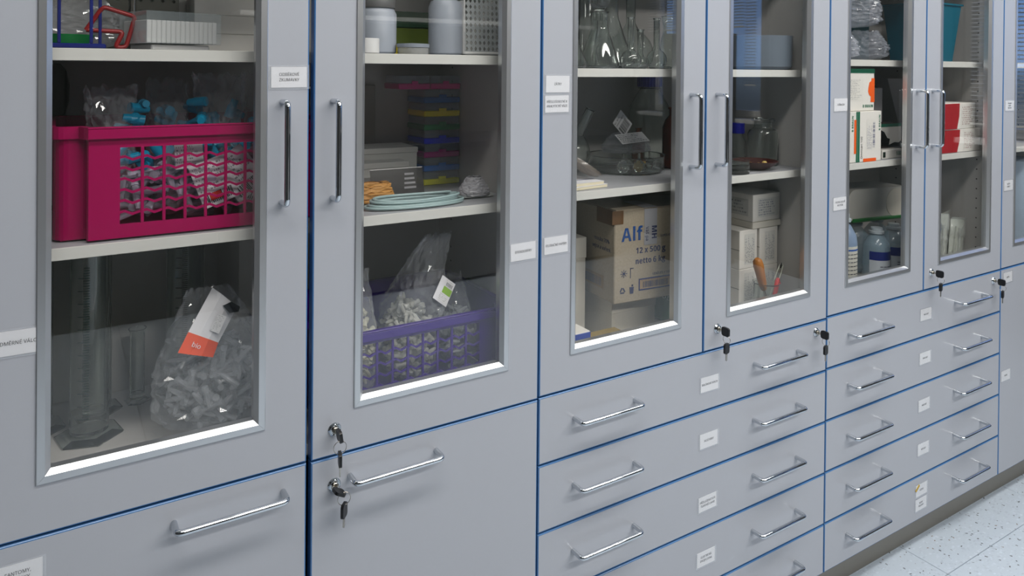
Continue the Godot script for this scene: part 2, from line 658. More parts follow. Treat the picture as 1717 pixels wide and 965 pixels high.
func cabinet(k: int):
	var X := -0.9 + 0.9 * k
	var names := ["grey double cabinet with a pink and a purple basket behind its glass doors", "grey double cabinet with glassware and a noodle carton behind glass over five drawers", "grey double cabinet with white and green medical cartons behind glass over five drawers", "grey cabinet at the far end whose pane mirrors a window blind"]
	var c := thing("storage_cabinet", names[k], "cabinet", V(X, 0, 0), 0, "row of grey storage cabinets")
	var W := 0.9
	var top := 2.06
	for x in [0.009, W - 0.009]:
		part("side_panel", mb().box(V(x, (0.1 + top) / 2, -0.2195), V(0.0178, top - 0.1, 0.398)).done(), M.carcass, c)
		part("edge_strip", mb().box(V(x, (0.1 + top) / 2, -0.0199), V(0.018, top - 0.1, 0.0009)).done(), M.blue, c)
	part("back_panel", mb().box(V(W / 2, (0.1 + top) / 2, -0.409), V(W - 0.037, top - 0.1, 0.016)).done(), M.carcass, c)
	for y in [0.109, 0.774, top - 0.009]:
		part("cross_panel", mb().box(V(W / 2, y, -0.21), V(W - 0.0362, 0.0178, 0.379)).done(), M.carcass, c)
	for y in [SH1[k], SH2[k], 1.735]:
		var sh := part("shelf", mb().box(V(W / 2, y - 0.009, -0.2235), V(W - 0.038, 0.018, 0.353)).done(), M.shelf, c)
		part("edge_strip", mb().box(V(W / 2, y - 0.009, -0.0460), V(W - 0.038, 0.018, 0.002), 0.0006).done(), M.cream, sh)
	# rows of drilled shelf holes in the side panels
	var pins := mb()
	for s in [-1, 1]:
		for z in [-0.068, -0.34]:
			var y := 0.83
			while y < 2.0:
				pins.at(Transform3D(Basis(V(0, 0, 1), PI / 2), V(0.0182 if s < 0 else W - 0.0182, y, z))).lathe([Vector2(0, -0.0002), Vector2(0.0024, -0.0002), Vector2(0.0024, 0.0002), Vector2(0, 0.0002)], 8)
				y += 0.032
	var ph := part("shelf_hole", pins.done(), M.dark, c)
	ph.set_meta("kind", "stuff")
	part("plinth", mb().box(V(W / 2, 0.0495, -0.06), V(W, 0.099, 0.018)).done(), M.plinth, c)
	var split := [0.764, 0.7645, 0.7685, 0.769][k] as float
	var d := 0.0015
	for s in 2:
		var x0 := s * 0.45 + d
		var x1 := s * 0.45 + 0.45 - d
		if k == 0 and s == 0:
			x1 -= 0.0030
		if k == 0 and s == 1:
			x0 += 0.0018
		var y0 := split + d
		if k == 0 and s == 1:
			y0 -= 0.002
		var a := s * 0.45 + 0.0745
		var b := s * 0.45 + 0.3795
		var door := front("door", c, x0, y0, x1, top, [a + 0.004, 0.8385, b - 0.004, 1.976])
		part("window_frame", frame_mesh(a, 0.8345, b, 1.98), M.alu, door)
		part("pane", mb().box(V((a + b) / 2, 1.407, -0.0075), V(b - a - 0.030, 1.114, 0.004)).done(), M.pane, door)
		handle(door, V(0.403 if s == 0 else 0.485, 1.2705, 0), true)
	if k == 0 or k == 3:
		for s in 2:
			var x0 := s * 0.45 + d
			var x1 := s * 0.45 + 0.45 - d
			if k == 0 and s == 0:
				x1 -= 0.0030
			if k == 0 and s == 1:
				x0 += 0.0018
			var lower := front("lower_door", c, x0, 0.104, x1, split - d - (0.002 if s == 1 and k == 0 else 0.0))
			if k == 0:
				handle(lower, V(0.328 if s == 0 else 0.599, 0.728 if s == 0 else 0.722, 0))
	else:
		var ys := [split, 0.6335, 0.4985, 0.365, 0.232, 0.1025]
		if k == 1:
			ys = [split, 0.6305, 0.497, 0.3635, 0.231, 0.1025]
		for i in 5:
			var dr := front("drawer", c, d, ys[i + 1] + d, W - d, ys[i] - d)
			var y: float = (ys[i] + ys[i + 1]) / 2 + 0.0075
			handle(dr, V(0.167 if k == 1 else 0.174, y, 0))
			handle(dr, V(0.702 if k == 1 else 0.704, y, 0))


# ---------------------------------------------------------------- name cards
func cards():
	var list := [
		[-0.487, 1.3895, "ODBĚROVÉ|ZKUMAVKY", "on the right stile of the leftmost glass door", 1],
		[-0.8465, 1.034, "ODMĚRNÉ VÁLCE", "on the left stile of the leftmost glass door", 1],
		[-0.845, 0.7190, "FANTOMY,|ODBĚRKY", "at the left of the leftmost lower door", 0],
		[-0.039, 1.056, "EPENDORFKY", "on the right stile of the purple basket door", 1],
		[0.0385, 1.376, "ZÁTKY", "on the noodle carton door, topmost of three", 1],
		[0.037, 1.337, "PŘÍSLUŠENSTVÍ K|ANALYTICKÉ VÁZE", "on the noodle carton door", 1],
		[0.038, 1.0595, "FILTRAČNÍ PAPÍRY", "on the noodle carton door, lowest of three", 1],
		[0.4718, 0.691, "BALÓNOVÉ PIPETY", "on the first drawer under the noodle carton", 0],
		[0.4709, 0.5627, "HUSÍ KRKY", "on the second drawer under the noodle carton", 0],
		[0.4693, 0.4195, "PŘÍSLUŠENSTVÍ K|TLAKOVÉ LAHVI", "on the third drawer under the noodle carton", 0],
		[0.466, 0.2941, "ELEKTRICKÁ|DVOJPLOTNA", "on the fourth drawer under the noodle carton", 0],
		[0.9473, 1.3175, "STŘÍKAČKY", "on the medical carton door, upper of two", 0],
		[0.9493, 1.0587, "FYZIOLOGICKÝ|ROZTOK", "on the medical carton door, lower of two", 0],
		[1.3646, 0.6987, "NÁDOBY", "on the first drawer under the medical cartons", 0],
		[1.3629, 0.5716, "NÁDOBY", "on the second drawer under the medical cartons", 0],
		[1.3606, 0.435, "NÁDOBY", "on the third drawer under the medical cartons", 0],
		[1.359, 0.307, "NÁDOBY", "on the fourth drawer under the medical cartons", 0],
		[1.3525, 0.1894, "RŮZNÉ", "with a yellow mark on the bottom drawer by the floor", 0],
		[1.351, 0.1479, "MISKY|NÁLEVKY", "on the bottom drawer, under the card with a yellow mark", 0],
		[1.8421, 1.2971, "KÁDINKY|BAŇKY|NÁLEVKY", "with three lines of print on the farthest glass door", 0],
		[1.8416, 1.0382, "SÁČKY|OBALY", "with two lines of print on the farthest glass door", 0],
		[1.8461, 0.738, "SÁČKY", "near the top edge of the farthest lower door", 0],
		[1.8404, 0.4186, "PAPÍR", "half way down the farthest lower door", 0],
	]
	var sheet := mb().box(V(0, 0, 0.0008), V(0.0565, 0.033, 0.0006)).done()
	var sleeve := mb().box(V(0, 0, 0.0015), V(0.0645, 0.0385, 0.0003)).done()
	var curl := mb().at(rot(0, V(0.029, -0.0175, 0.002)))
	curl.quad(V(-0.012, -0.001, 0), V(0.004, -0.001, 0.004), V(0.004, 0.0015, 0.0045), V(-0.012, 0.0005, 0))
	var curl_mesh := curl.done()
	for i in list.size():
		var e: Array = list[i]
		var lines: PackedStringArray = e[2].split("|")
		var o := thing("name_card", "white card reading %s %s" % [" ".join(lines), e[3]] if e[4] else "small white card %s" % e[3], "card", V(e[0], e[1], 0), 0, "white name cards on the cabinet fronts")
		o.rotation_degrees.z = [0.6, -0.4, 0.0, 0.9, -0.3, 0.4][i % 6]
		part("paper", sheet, M.paper, o)
		part("plastic_sleeve", sleeve, M.sleeve, o)
		if i in [0, 13, 14, 21, 22]:
			part("tape_end", curl_mesh, M.sleeve, o)
		for k in lines.size():
			var cap := 0.0046 if lines.size() < 3 else 0.0040
			var y := ((lines.size() - 1) * 0.5 - k) * cap * 1.85
			lettering(lines[k], cap, M.ink, o, Transform3D(Basis(), V(0, y, 0.0012)), 0.050)
		if i == 17:
			part("yellow_mark", mb().at(rot(38, V(-0.021, 0.009, 0.0014), V(0, 0, 1))).box(V(0, 0, 0), V(0.024, 0.008, 0.0005)).done(), mat(Color(0.86, 0.72, 0.18), 0.7), o)


# ---------------------------------------------------------------- locks with their keys
func locks_and_keys():
	var spots := [
		[-0.4080, 0.8065, "upper left lock beside the purple basket", 8.0, 0],
		[-0.4080, 0.7145, "lower left lock below the purple basket", 62.0, 1],
		[0.4955, 0.812, "lock of the white carton stack door", 0.0, 2],
		[0.857, 0.738, "lock of the drawer under the white cartons", 0.0, 2],
		[1.3905, 0.8175, "lock of the red glove box door", 0.0, 2],
		[1.753, 0.7405, "lock of the drawer under the glove boxes", 0.0, 2],
	]
	var ros := [Vector2(0, 0), Vector2(0.0112, 0), Vector2(0.0112, 0.0012), Vector2(0.0098, 0.0032), Vector2(0.0088, 0.0026), Vector2(0.0080, 0.0044), Vector2(0.0068, 0.0048), Vector2(0.0062, 0.0034), Vector2(0.0, 0.0034)]
	var face := Transform3D(Basis(V(1, 0, 0), PI / 2), Vector3.ZERO)
	for s in spots:
		var l := thing("cabinet_lock", "round chrome lock, " + s[2], "lock", V(s[0], s[1], 0), 0, "round chrome cylinder locks")
		part("rosette", mb().at(face).lathe(ros, 32).done(), M.chrome, l)
		part("cylinder", mb().at(face).lathe([Vector2(0, 0.003), Vector2(0.0055, 0.003), Vector2(0.0055, 0.0062), Vector2(0.0048, 0.007), Vector2(0, 0.007)], 24).done(), M.steel, l)
		var k := thing("key_set", "two black-headed keys on a ring in the " + s[2], "keys", V(s[0], s[1], 0), 0, "black-headed keys hanging from the locks")
		var roll := rot(s[3], Vector3.ZERO, V(0, 0, 1))
		# the key in the lock points straight out; its flat head carries the ring
		var out_: float = 0.0145
		var blade := part("key_blade", mb().at(roll).box(V(0, 0, 0.011), V(0.0018, 0.006, 0.010), 0.0004).done(), M.steel, k)
		part("key_head", mb().at(roll * Transform3D(Basis(V(0, 1, 0), -PI / 2), V(0, 0, out_ + 0.0105))).prism(round_rect(0.021, 0.020, 0.005), -0.0024, 0.0024).done(), M.black, k)
		var grip := V(0, -0.0105, out_ + 0.0135)
		if s[4] == 1:
			grip = roll * V(0, -0.0085, 0) + V(0, 0, out_ + 0.0135)
		var ring := []
		for i in 24:
			var t := TAU * i / 24
			ring.append(grip + V(0.0105 * sin(t), -0.0075 + 0.0105 * cos(t), 0.001 * sin(t)) if s[4] < 2 else grip + V(0.001 * sin(t), -0.0065 + 0.0095 * cos(t), 0.0095 * sin(t)))
		part("key_ring", mb().tube(ring, 0.0006, 6, true).done(), M.steel, k)
		var hang: Vector3 = grip + V(0, -0.016, 0)
		var turn := [78.0, 50.0, 12.0][s[4]] as float
		var t2 := rot(turn, hang)
		part("spare_key_head", mb().at(t2 * rot(0, V(0, -0.0105, 0))).prism(round_rect(0.019, 0.023, 0.005), -0.0024, 0.0024).done(), M.black, k)
		var cut := PackedVector2Array([Vector2(-0.0032, -0.021), Vector2(0.0032, -0.021), Vector2(0.0032, -0.027), Vector2(0.002, -0.0285), Vector2(0.0032, -0.030), Vector2(0.0018, -0.0325), Vector2(0.003, -0.035), Vector2(0.0015, -0.038), Vector2(0, -0.0395), Vector2(-0.0032, -0.037)])
		part("spare_key_blade", mb().at(t2).prism(cut, -0.0009, 0.0009).done(), M.steel, k)


# ---------------------------------------------------------------- things kept in the cabinets: builders
func ellipse(rx: float, rz: float, n := 24) -> Array:
	var p := []
	for i in n:
		p.append(V(cos(TAU * i / n) * rx, 0, sin(TAU * i / n) * rz))
	return p


# crumpled sack of thin film standing on its base: its mouth is pressed flat (flat) or gathered; pinch is the width left at the top
func bag_mesh(seed_: int, w: float, h: float, d: float, pinch := 0.25, amp := 0.10, lean := Vector2.ZERO, shoulder := 0.55, segs := 40, rows := 28, flat := true) -> ArrayMesh:
	var n := FastNoiseLite.new()
	n.seed = seed_
	n.frequency = 2.6
	n.fractal_type = FastNoiseLite.FRACTAL_RIDGED
	n.fractal_octaves = 3
	var f := FastNoiseLite.new()
	f.seed = seed_ + 3
	f.frequency = 11.0
	var b := mb()
	var g := []
	for i in rows + 1:
		var v := float(i) / rows
		var r := pow(minf(v / 0.12, 1.0), 0.45)
		var rx := r
		var rz := r
		if v > shoulder:
			var t := (v - shoulder) / (1.0 - shoulder)
			rx *= lerpf(1.0, pinch, t)
			rz *= lerpf(1.0, 0.05, t) if flat else lerpf(1.0, pinch, t)
		var ring := []
		for k in segs:
			var a := TAU * k / segs
			var u := V(cos(a), 0, sin(a))
			var q := 1.0 + amp * (2.0 * (n.get_noise_3d(u.x * 1.6 + seed_, v * 3.0, u.z * 1.6) - 0.1) + 0.55 * f.get_noise_3d(u.x, v * 1.6, u.z)) * minf(v * 6.0, 1.0)
			var p := V(u.x * rx * q * w / 2, h * v, u.z * rz * q * d / 2)
			p.y += amp * h * 0.6 * n.get_noise_3d(u.x * 2.0, v * 2.0 + 9.0, u.z * 2.0) * v
			p.z += amp * d * 0.5 * f.get_noise_2d(v * 0.9, u.x * 0.3 + seed_) * v
			p.y = maxf(p.y, 0.0006)
			p += V(lean.x, 0, lean.y) * v * v
			ring.append(p)
		g.append(ring)
	for i in rows:
		for k in segs:
			var k2 := (k + 1) % segs
			if (i + k) % 2 == 0:
				b.quad(g[i][k], g[i + 1][k], g[i + 1][k2], g[i][k2])
			else:
				b.quad(g[i + 1][k], g[i + 1][k2], g[i][k2], g[i][k])
	return b.done()


# many small loose tubes heaped in an egg-shaped space (w, h, d) above the origin
func loose_tubes(called: String, label: String, at: Vector3, size: Vector3, count: int, seed_: int, mesh: Mesh, m: Material) -> MultiMeshInstance3D:
	var r := RandomNumberGenerator.new()
	r.seed = seed_
	var mm := MultiMesh.new()
	mm.transform_format = MultiMesh.TRANSFORM_3D
	mm.mesh = mesh
	mm.instance_count = count
	for i in count:
		var p := V(1, 1, 1)
		while p.length() > 1.0:
			p = V(r.randf_range(-1, 1), r.randf_range(-1, 1), r.randf_range(-1, 1))
		var basis := Basis.from_euler(V(r.randf() * TAU, r.randf() * TAU, r.randf() * TAU))
		mm.set_instance_transform(i, Transform3D(basis, V(p.x * size.x / 2, size.y * (0.5 + p.y * 0.5), p.z * size.z / 2)))
	var o := MultiMeshInstance3D.new()
	o.name = numbered(called)
	o.multimesh = mm
	o.material_override = m
	add_child(o, true)
	o.position = at
	tag(o, label, "tubes")
	o.set_meta("kind", "stuff")
	return o


func tube_mesh(r: float, h: float, cap := 1.35) -> ArrayMesh:
	return mb().lathe([Vector2(0, -h / 2), Vector2(r * 0.5, -h / 2), Vector2(r, -h * 0.15), Vector2(r, h * 0.3), Vector2(r * cap, h * 0.3), Vector2(r * cap, h / 2), Vector2(0, h / 2)], 8).done()


# wall that follows a plan outline (x, z), t thick, from y0 to y1
func wall_strip(b: MB, path: Array, t: float, y0: float, y1: float):
	var inner := []
	var n := path.size()
	for i in n:
		var p: Vector2 = path[i]
		var a: Vector2 = (p - path[maxi(i - 1, 0)]).normalized() if i > 0 else Vector2.ZERO
		var c: Vector2 = (path[mini(i + 1, n - 1)] - p).normalized() if i < n - 1 else Vector2.ZERO
		var d := (a + c).normalized()
		inner.append(p + Vector2(-d.y, d.x) * t)
	for i in n - 1:
		var o0: Vector2 = path[i]
		var o1: Vector2 = path[i + 1]
		var i0: Vector2 = inner[i]
		var i1: Vector2 = inner[i + 1]
		var mid := (o0 + o1 + i0 + i1) / 4
		var c := V(mid.x, (y0 + y1) / 2, mid.y)
		b.out([V(o0.x, y0, o0.y), V(o1.x, y0, o1.y), V(o1.x, y1, o1.y), V(o0.x, y1, o0.y)], c)
		b.out([V(i0.x, y0, i0.y), V(i1.x, y0, i1.y), V(i1.x, y1, i1.y), V(i0.x, y1, i0.y)], c)
		b.out([V(o0.x, y1, o0.y), V(o1.x, y1, o1.y), V(i1.x, y1, i1.y), V(i0.x, y1, i0.y)], c)
		b.out([V(o0.x, y0, o0.y), V(o1.x, y0, o1.y), V(i1.x, y0, i1.y), V(i0.x, y0, i0.y)], c)
	for i in [0, n - 1]:
		var o0: Vector2 = path[i]
		var i0: Vector2 = inner[i]
		var e: Vector2 = path[1] if i == 0 else path[n - 2]
		b.out([V(o0.x, y0, o0.y), V(i0.x, y0, i0.y), V(i0.x, y1, i0.y), V(o0.x, y1, o0.y)], V(e.x, (y0 + y1) / 2, e.y))


# plastic basket: solid ends, a raised front with a grid of openings crossed by wavy slats. Origin: middle of the front, at the base
func basket(label: String, at: Vector3, c: Color, w: float, h: float, rows: int, pitch: float, low: float) -> Node3D:
	var o := thing("plastic_basket", label, "basket", at)
	var m := mat(c, 0.28)
	m.backlight_enabled = true
	m.backlight = Color(0.12, 0.12, 0.12)
	var hw := w / 2
	var dep := 0.29
	var f := 0.161
	var cols := 8
	var cp := 0.030
	var top := low + rows * pitch
	var path := [Vector2(f, 0.0), Vector2(f + 0.002, -0.003), Vector2(f + 0.003, -0.020), Vector2(f + 0.006, -0.022)]
	for i in 6:
		var t := PI / 2 * i / 5.0
		path.append(Vector2(hw - 0.02 + sin(t) * 0.02, -0.022 - 0.02 + cos(t) * 0.02))
	for i in 6:
		var t := PI / 2 * i / 5.0
		path.append(Vector2(hw - 0.02 + cos(t) * 0.02, -dep + 0.02 - sin(t) * 0.02))
	var left := []
	for p in path:
		left.append(Vector2(-p.x, p.y))
	left.reverse()
	var ring: Array = path + left
	var b := mb()
	wall_strip(b, ring, -0.003, 0.003, h)
	# base plate and solid parts of the front
	b.box(V(0, 0.0035, -dep / 2 - 0.01), V(w - 0.02, 0.004, dep - 0.03))
	var g0 := -cols * cp / 2
	b.box(V(0, (0.003 + low) / 2, -0.0017), V(f * 2, low - 0.003, 0.003))
	b.box(V(0, (top + h) / 2, -0.0017), V(f * 2, h - top, 0.003))
	for s in [-1, 1]:
		b.box(V(s * (f - g0) / 2 , (top + low) / 2, -0.0017), V(f + g0, top - low, 0.003))
	part("shell", b.done(), m, o)
	var r := mb()
	var rim := [Vector2(f + 0.001, 0.007), Vector2(f + 0.006, 0.0)]
	for i in range(3, path.size()):
		var p: Vector2 = path[i]
		rim.append(p + (p - Vector2(0, -dep / 2)).normalized() * 0.008)
	var lr := []
	for p in rim:
		lr.append(Vector2(-p.x, p.y))
	lr.reverse()
	wall_strip(r, rim + lr, -0.003, h - 0.014, h + 0.001)
	wall_strip(r, rim + lr, -0.011, h + 0.001, h + 0.004)
	r.box(V(0, h - 0.0065, 0.0055), V(f * 2 + 0.002, 0.015, 0.003), 0.001)
	r.box(V(0, h + 0.0025, 0.0025), V(f * 2 + 0.004, 0.003, 0.010), 0.001)
	part("rim", r.done(), m, o)
	var bar := mb().box(V(0, (top + low) / 2, -0.0012), V(0.0046, top - low, 0.004), 0.0006).done()
	for i in range(1, cols):
		part("upright_bar", bar, m, o).position = V(g0 + i * cp, 0, 0)
	# one wavy slat crosses one opening
	var s := mb()
	var pts := [[-0.5, 0.10], [-0.28, 0.16], [0.06, -0.14], [0.5, 0.10]]
	var t := 0.0019
	for i in 3:
		var a := Vector2(pts[i][0] * cp, pts[i][1] * pitch)
		var e := Vector2(pts[i + 1][0] * cp, pts[i + 1][1] * pitch)
		var cc := V((a.x + e.x) / 2, (a.y + e.y) / 2, -0.0014)
		for q in [[V(a.x, a.y - t, 0), V(e.x, e.y - t, 0), V(e.x, e.y + t, 0), V(a.x, a.y + t, 0)], [V(a.x, a.y - t, -0.0028), V(e.x, e.y - t, -0.0028), V(e.x, e.y + t, -0.0028), V(a.x, a.y + t, -0.0028)], [V(a.x, a.y + t, 0), V(e.x, e.y + t, 0), V(e.x, e.y + t, -0.0028), V(a.x, a.y + t, -0.0028)], [V(a.x, a.y - t, 0), V(e.x, e.y - t, 0), V(e.x, e.y - t, -0.0028), V(a.x, a.y - t, -0.0028)]]:
			s.out(q, cc)
	var slat := s.done()
	for i in cols:
		for j in range(1, rows):
			part("wavy_slat", slat, m, o).position = V(g0 + (i + 0.5) * cp, low + j * pitch, 0)
	return o


# sheet with a staggered grid of diamond holes, w by h, t thick, its lower left corner at the origin
func perforated(b: MB, w: float, h: float, t: float, nx: int, ny: int, hx := 0.32, hy := 0.42):
	var cw := w / nx
	var ch := h / ny
	for j in ny:
		for i in nx:
			var o := V(i * cw, j * ch, 0)
			var m := o + V(cw / 2, ch / 2, 0)
			var c := [o, o + V(cw, 0, 0), o + V(cw, ch, 0), o + V(0, ch, 0)]
			var d := [m + V(0, -ch * hy, 0), m + V(cw * hx, 0, 0), m + V(0, ch * hy, 0), m + V(-cw * hx, 0, 0)]
			for z in [0.0, -t]:
				var k := V(0, 0, z)
				for q in 4:
					b.out([c[q] + k, c[(q + 1) % 4] + k, d[q] + k], m + V(0, 0, -t / 2))
					b.out([d[q] + k, c[(q + 1) % 4] + k, d[(q + 1) % 4] + k], m + V(0, 0, -t / 2))
			for q in 4:
				var e: Vector3 = d[q]
				var g: Vector3 = d[(q + 1) % 4]
				b.out([e, g, g + V(0, 0, -t), e + V(0, 0, -t)], m * 2.0 - (e + g) / 2 + V(0, 0, -t / 2))


# a carton w wide, h high, d deep, its front at z = 0 and its base at y = 0
func carton(called: String, label: String, at: Vector3, s: Vector3, m: Material, turn := 0.0, group := "", lid := 0.0, category := "box") -> Node3D:
	var o := thing(called, label, category, at, turn, group)
	part("body", mb().box(V(0, s.y / 2, -s.z / 2), s, 0.0012).done(), m, o)
	if lid > 0.0:
		part("lid", mb().box(V(0, s.y - lid / 2 + 0.001, -s.z / 2), s * V(1, 0, 1) + V(0.003, lid, 0.003), 0.0012).done(), m, o)
	return o


func print_on(o: Node3D, called: String, at: Vector3, w: float, h: float, m: Material, side := false, roll := 0.0):
	var p := part(called, panel(w, h), m, o)
	p.position = at
	if side:
		p.rotation_degrees.y = -90
	p.rotation_degrees.z = roll


# lathe glassware with a wall: outside profile, and the same inside
func glass_vessel(outer: Array, wall := 0.0016, segs := 36, base := 0.003) -> ArrayMesh:
	var p := [Vector2(0, outer[0].y)] + outer
	var back := outer.duplicate()
	back.reverse()
	var top: float = outer[-1].y
	for q in back:
		if q.x - wall > 0.0005:
			p.append(Vector2(q.x - wall, maxf(q.y, outer[0].y + base) - (0.0 if q.y < top else 0.0008)))
	p.append(Vector2(0, outer[0].y + base))
	return mb().lathe(p, segs).done()


func conical(r: float, h: float, rn: float, hn: float) -> Array:
	return [Vector2(r * 0.9, 0), Vector2(r, 0.006), Vector2(r * 0.985, 0.012), Vector2(rn * 1.12, h - hn - 0.006), Vector2(rn, h - hn + 0.004), Vector2(rn, h - 0.004), Vector2(rn + 0.003, h)]


func volumetric(r: float, hb: float, rn: float, h: float) -> Array:
	var p := [Vector2(r * 0.62, 0)]
	for i in 7:
		var t := -0.75 + 1.9 * i / 6.0
		p.append(Vector2(maxf(r * cos(t), rn * 1.2), hb * 0.42 + hb * 0.55 * sin(t)))
	p.append(Vector2(rn, hb * 1.15))
	p.append(Vector2(rn, h - 0.004))
	p.append(Vector2(rn + 0.0025, h))
	return p


# measuring cylinder on a six-sided foot with printed graduations
func cylinder(label: String, at: Vector3, r: float, h: float, ink: Material, ticks: int):
	var o := thing("measuring_cylinder", label, "measuring cylinder", at, 0, "glass measuring cylinders")
	part("barrel", mb().lathe([Vector2(r * 0.98, 0.010), Vector2(r, 0.014), Vector2(r, h - 0.006), Vector2(r + 0.003, h), Vector2(r + 0.0012, h), Vector2(r - 0.0018, h - 0.007), Vector2(r - 0.0018, 0.016), Vector2(0, 0.015), Vector2(0, 0.010), Vector2(r * 0.98, 0.010)], 32).done(), M.glass, o)
	part("foot", mb().lathe([Vector2(0, 0), Vector2(r * 1.75, 0), Vector2(r * 1.8, 0.003), Vector2(r * 1.2, 0.007), Vector2(0, 0.0075)], 6, 1.0, 1.0, 0.3).done(), M.glass, o)
	if ticks:
		var b := mb()
		for i in ticks:
			var y := h * 0.12 + (h * 0.78) * i / ticks
			var a0 := 1.62
			var a1 := a0 + (0.62 if i % 5 == 0 else 0.30)
			for k in 3:
				var t0 := lerpf(a0, a1, k / 3.0)
				var t1 := lerpf(a0, a1, (k + 1) / 3.0)
				var q := r + 0.0003
				b.quad(V(cos(t0) * q, y, sin(t0) * q), V(cos(t0) * q, y + 0.0011, sin(t0) * q), V(cos(t1) * q, y + 0.0011, sin(t1) * q), V(cos(t1) * q, y, sin(t1) * q))
		part("graduation", b.done(), ink, o).set_meta("kind", "stuff")


# sealed film pouch, flat, w by h, standing or lying in its own xy plane
func pouch_mesh(seed_: int, w: float, h: float, thick := 0.006) -> ArrayMesh:
	var n := FastNoiseLite.new()
	n.seed = seed_
	n.frequency = 14.0
	var b := mb()
	var nx := 10
	var ny := 14
	for s in [-1, 1]:
		var g := []
		for j in ny + 1:
			var row := []
			for i in nx + 1:
				var u := float(i) / nx
				var v := float(j) / ny
				var e := minf(minf(u, 1 - u) * 8.0, 1.0) * minf(minf(v, 1 - v) * 8.0, 1.0)
				row.append(V((u - 0.5) * w, v * h, s * thick * e * (0.6 + 0.5 * n.get_noise_2d(u * w * 4, v * h * 4)) + 0.010 * n.get_noise_2d(v * h * 2, 5.0) * v))
			g.append(row)
		for j in ny:
			for i in nx:
				if s > 0:
					b.quad(g[j][i], g[j][i + 1], g[j + 1][i + 1], g[j + 1][i])
				else:
					b.quad(g[j][i], g[j + 1][i], g[j + 1][i + 1], g[j][i + 1])
	return b.done()


# ---------------------------------------------------------------- cabinet one: baskets, boxes and cylinders
func contents_one_upper():
	var y: float = SH2[0] + 0.0006
	# blue wire rack at the far left
	var bl := mat(Color(0.03, 0.10, 0.42), 0.35)
	var rk := thing("tube_rack", "blue plastic rack with upright posts at the left of the top shelf", "rack", V(-0.80, y, -0.16))
	part("base", mb().box(V(0, 0.004, 0), V(0.125, 0.008, 0.085), 0.002).done(), bl, rk)
	for x in [-0.058, 0.0, 0.0425]:
		part("post", mb().box(V(x, 0.075, 0.038), V(0.0048, 0.134, 0.004), 0.001).done(), bl, rk)
	for x in [-0.058, 0.058]:
		part("post", mb().box(V(x, 0.075, -0.038), V(0.005, 0.134, 0.004), 0.001).done(), bl, rk)
	part("top_frame", mb().box(V(0, 0.145, 0.038), V(0.12, 0.006, 0.005), 0.001).box(V(0, 0.145, -0.038), V(0.12, 0.006, 0.005), 0.001).done(), bl, rk)
	single("green_dish", mb().lathe([Vector2(0, 0), Vector2(0.036, 0), Vector2(0.045, 0.014), Vector2(0.042, 0.014), Vector2(0.034, 0.003), Vector2(0, 0.003)], 28, 1.0, 0.66).done(), mat(Color(0.02, 0.50, 0.20), 0.25), "oval green plastic dish lying inside the blue rack", "dish", V(-0.795, y + 0.0086, -0.164))
	var red := mat(Color(0.55, 0.035, 0.06), 0.35)
	var loop := [V(-0.036, 0.031, 0), V(-0.012, 0.070, 0.002), V(0.036, 0.056, -0.003), V(0.022, 0.004, 0), V(0.006, 0.004, 0.003), V(0.018, 0.030, 0)]
	single("plastic_hook", mb().tube(bent(loop + [V(-0.036, 0.031, 0)], 0.006, 3), 0.0038, 8).done(), red, "bent red plastic hook leaning beside the blue rack", "hook", V(-0.726, y + 0.0004, -0.20))
	single("clear_bag", bag_mesh(31, 0.11, 0.10, 0.05, 0.3, 0.12), M.bag, "small crumpled clear bag behind the blue rack", "bag", V(-0.765, y, -0.26))
	# clear rack of white strips on a white foot
	var tr := thing("strip_box", "clear plastic box of white tube strips on a white base, top shelf", "box", V(-0.628, y, -0.200), 17.0)
	part("foot", mb().box(V(0, 0.005, -0.02), V(0.10, 0.010, 0.085), 0.002).done(), M.white, tr)
	var clear := film(Color(0.80, 0.86, 0.88), 0.16, 0.05)
	part("case", mb().box(V(0, 0.038, -0.018), V(0.128, 0.054, 0.110), 0.001).done(), clear, tr)
	var strip := mb().box(V(0, 0, 0), V(0.0076, 0.038, 0.094), 0.0012).done()
	for i in 15:
		part("tube_strip", strip, M.white, tr).position = V(-0.056 + i * 0.008, 0.0312, -0.018)
	# dark perforated holder and white cartons behind
	var pf := mb()
	perforated(pf, 0.13, 0.126, 0.002, 7, 6, 0.20, 0.20)
	var hm := mat(Color(0.36, 0.36, 0.33), 0.4, 0.5)
	var ph := thing("perforated_holder", "grey perforated metal holder standing behind the white strip box", "holder", V(-0.735, y, -0.33))
	part("front_sheet", pf.done(), hm, ph)
	part("frame", mb().box(V(0.001, 0.063, -0.027), V(0.002, 0.126, 0.050)).box(V(0.129, 0.063, -0.027), V(0.002, 0.126, 0.050)).box(V(0.065, 0.001, -0.027), V(0.126, 0.002, 0.050)).box(V(0.065, 0.063, -0.053), V(0.130, 0.126, 0.002)).done(), hm, ph)
	part("rod", mb().tube([V(0.052, 0.001, 0.007), V(0.052, 0.17, 0.007)], 0.005, 10).done(), M.steel, ph)
	for i in 3:
		carton("white_box", "flat white cardboard box at the right of the top shelf, %s of three stacked" % ["lowest", "middle", "topmost"][i], V(-0.505, y + i * 0.0355, -0.30), V(0.155, 0.035, 0.095), M.card, 0.0, "stacked flat white boxes")


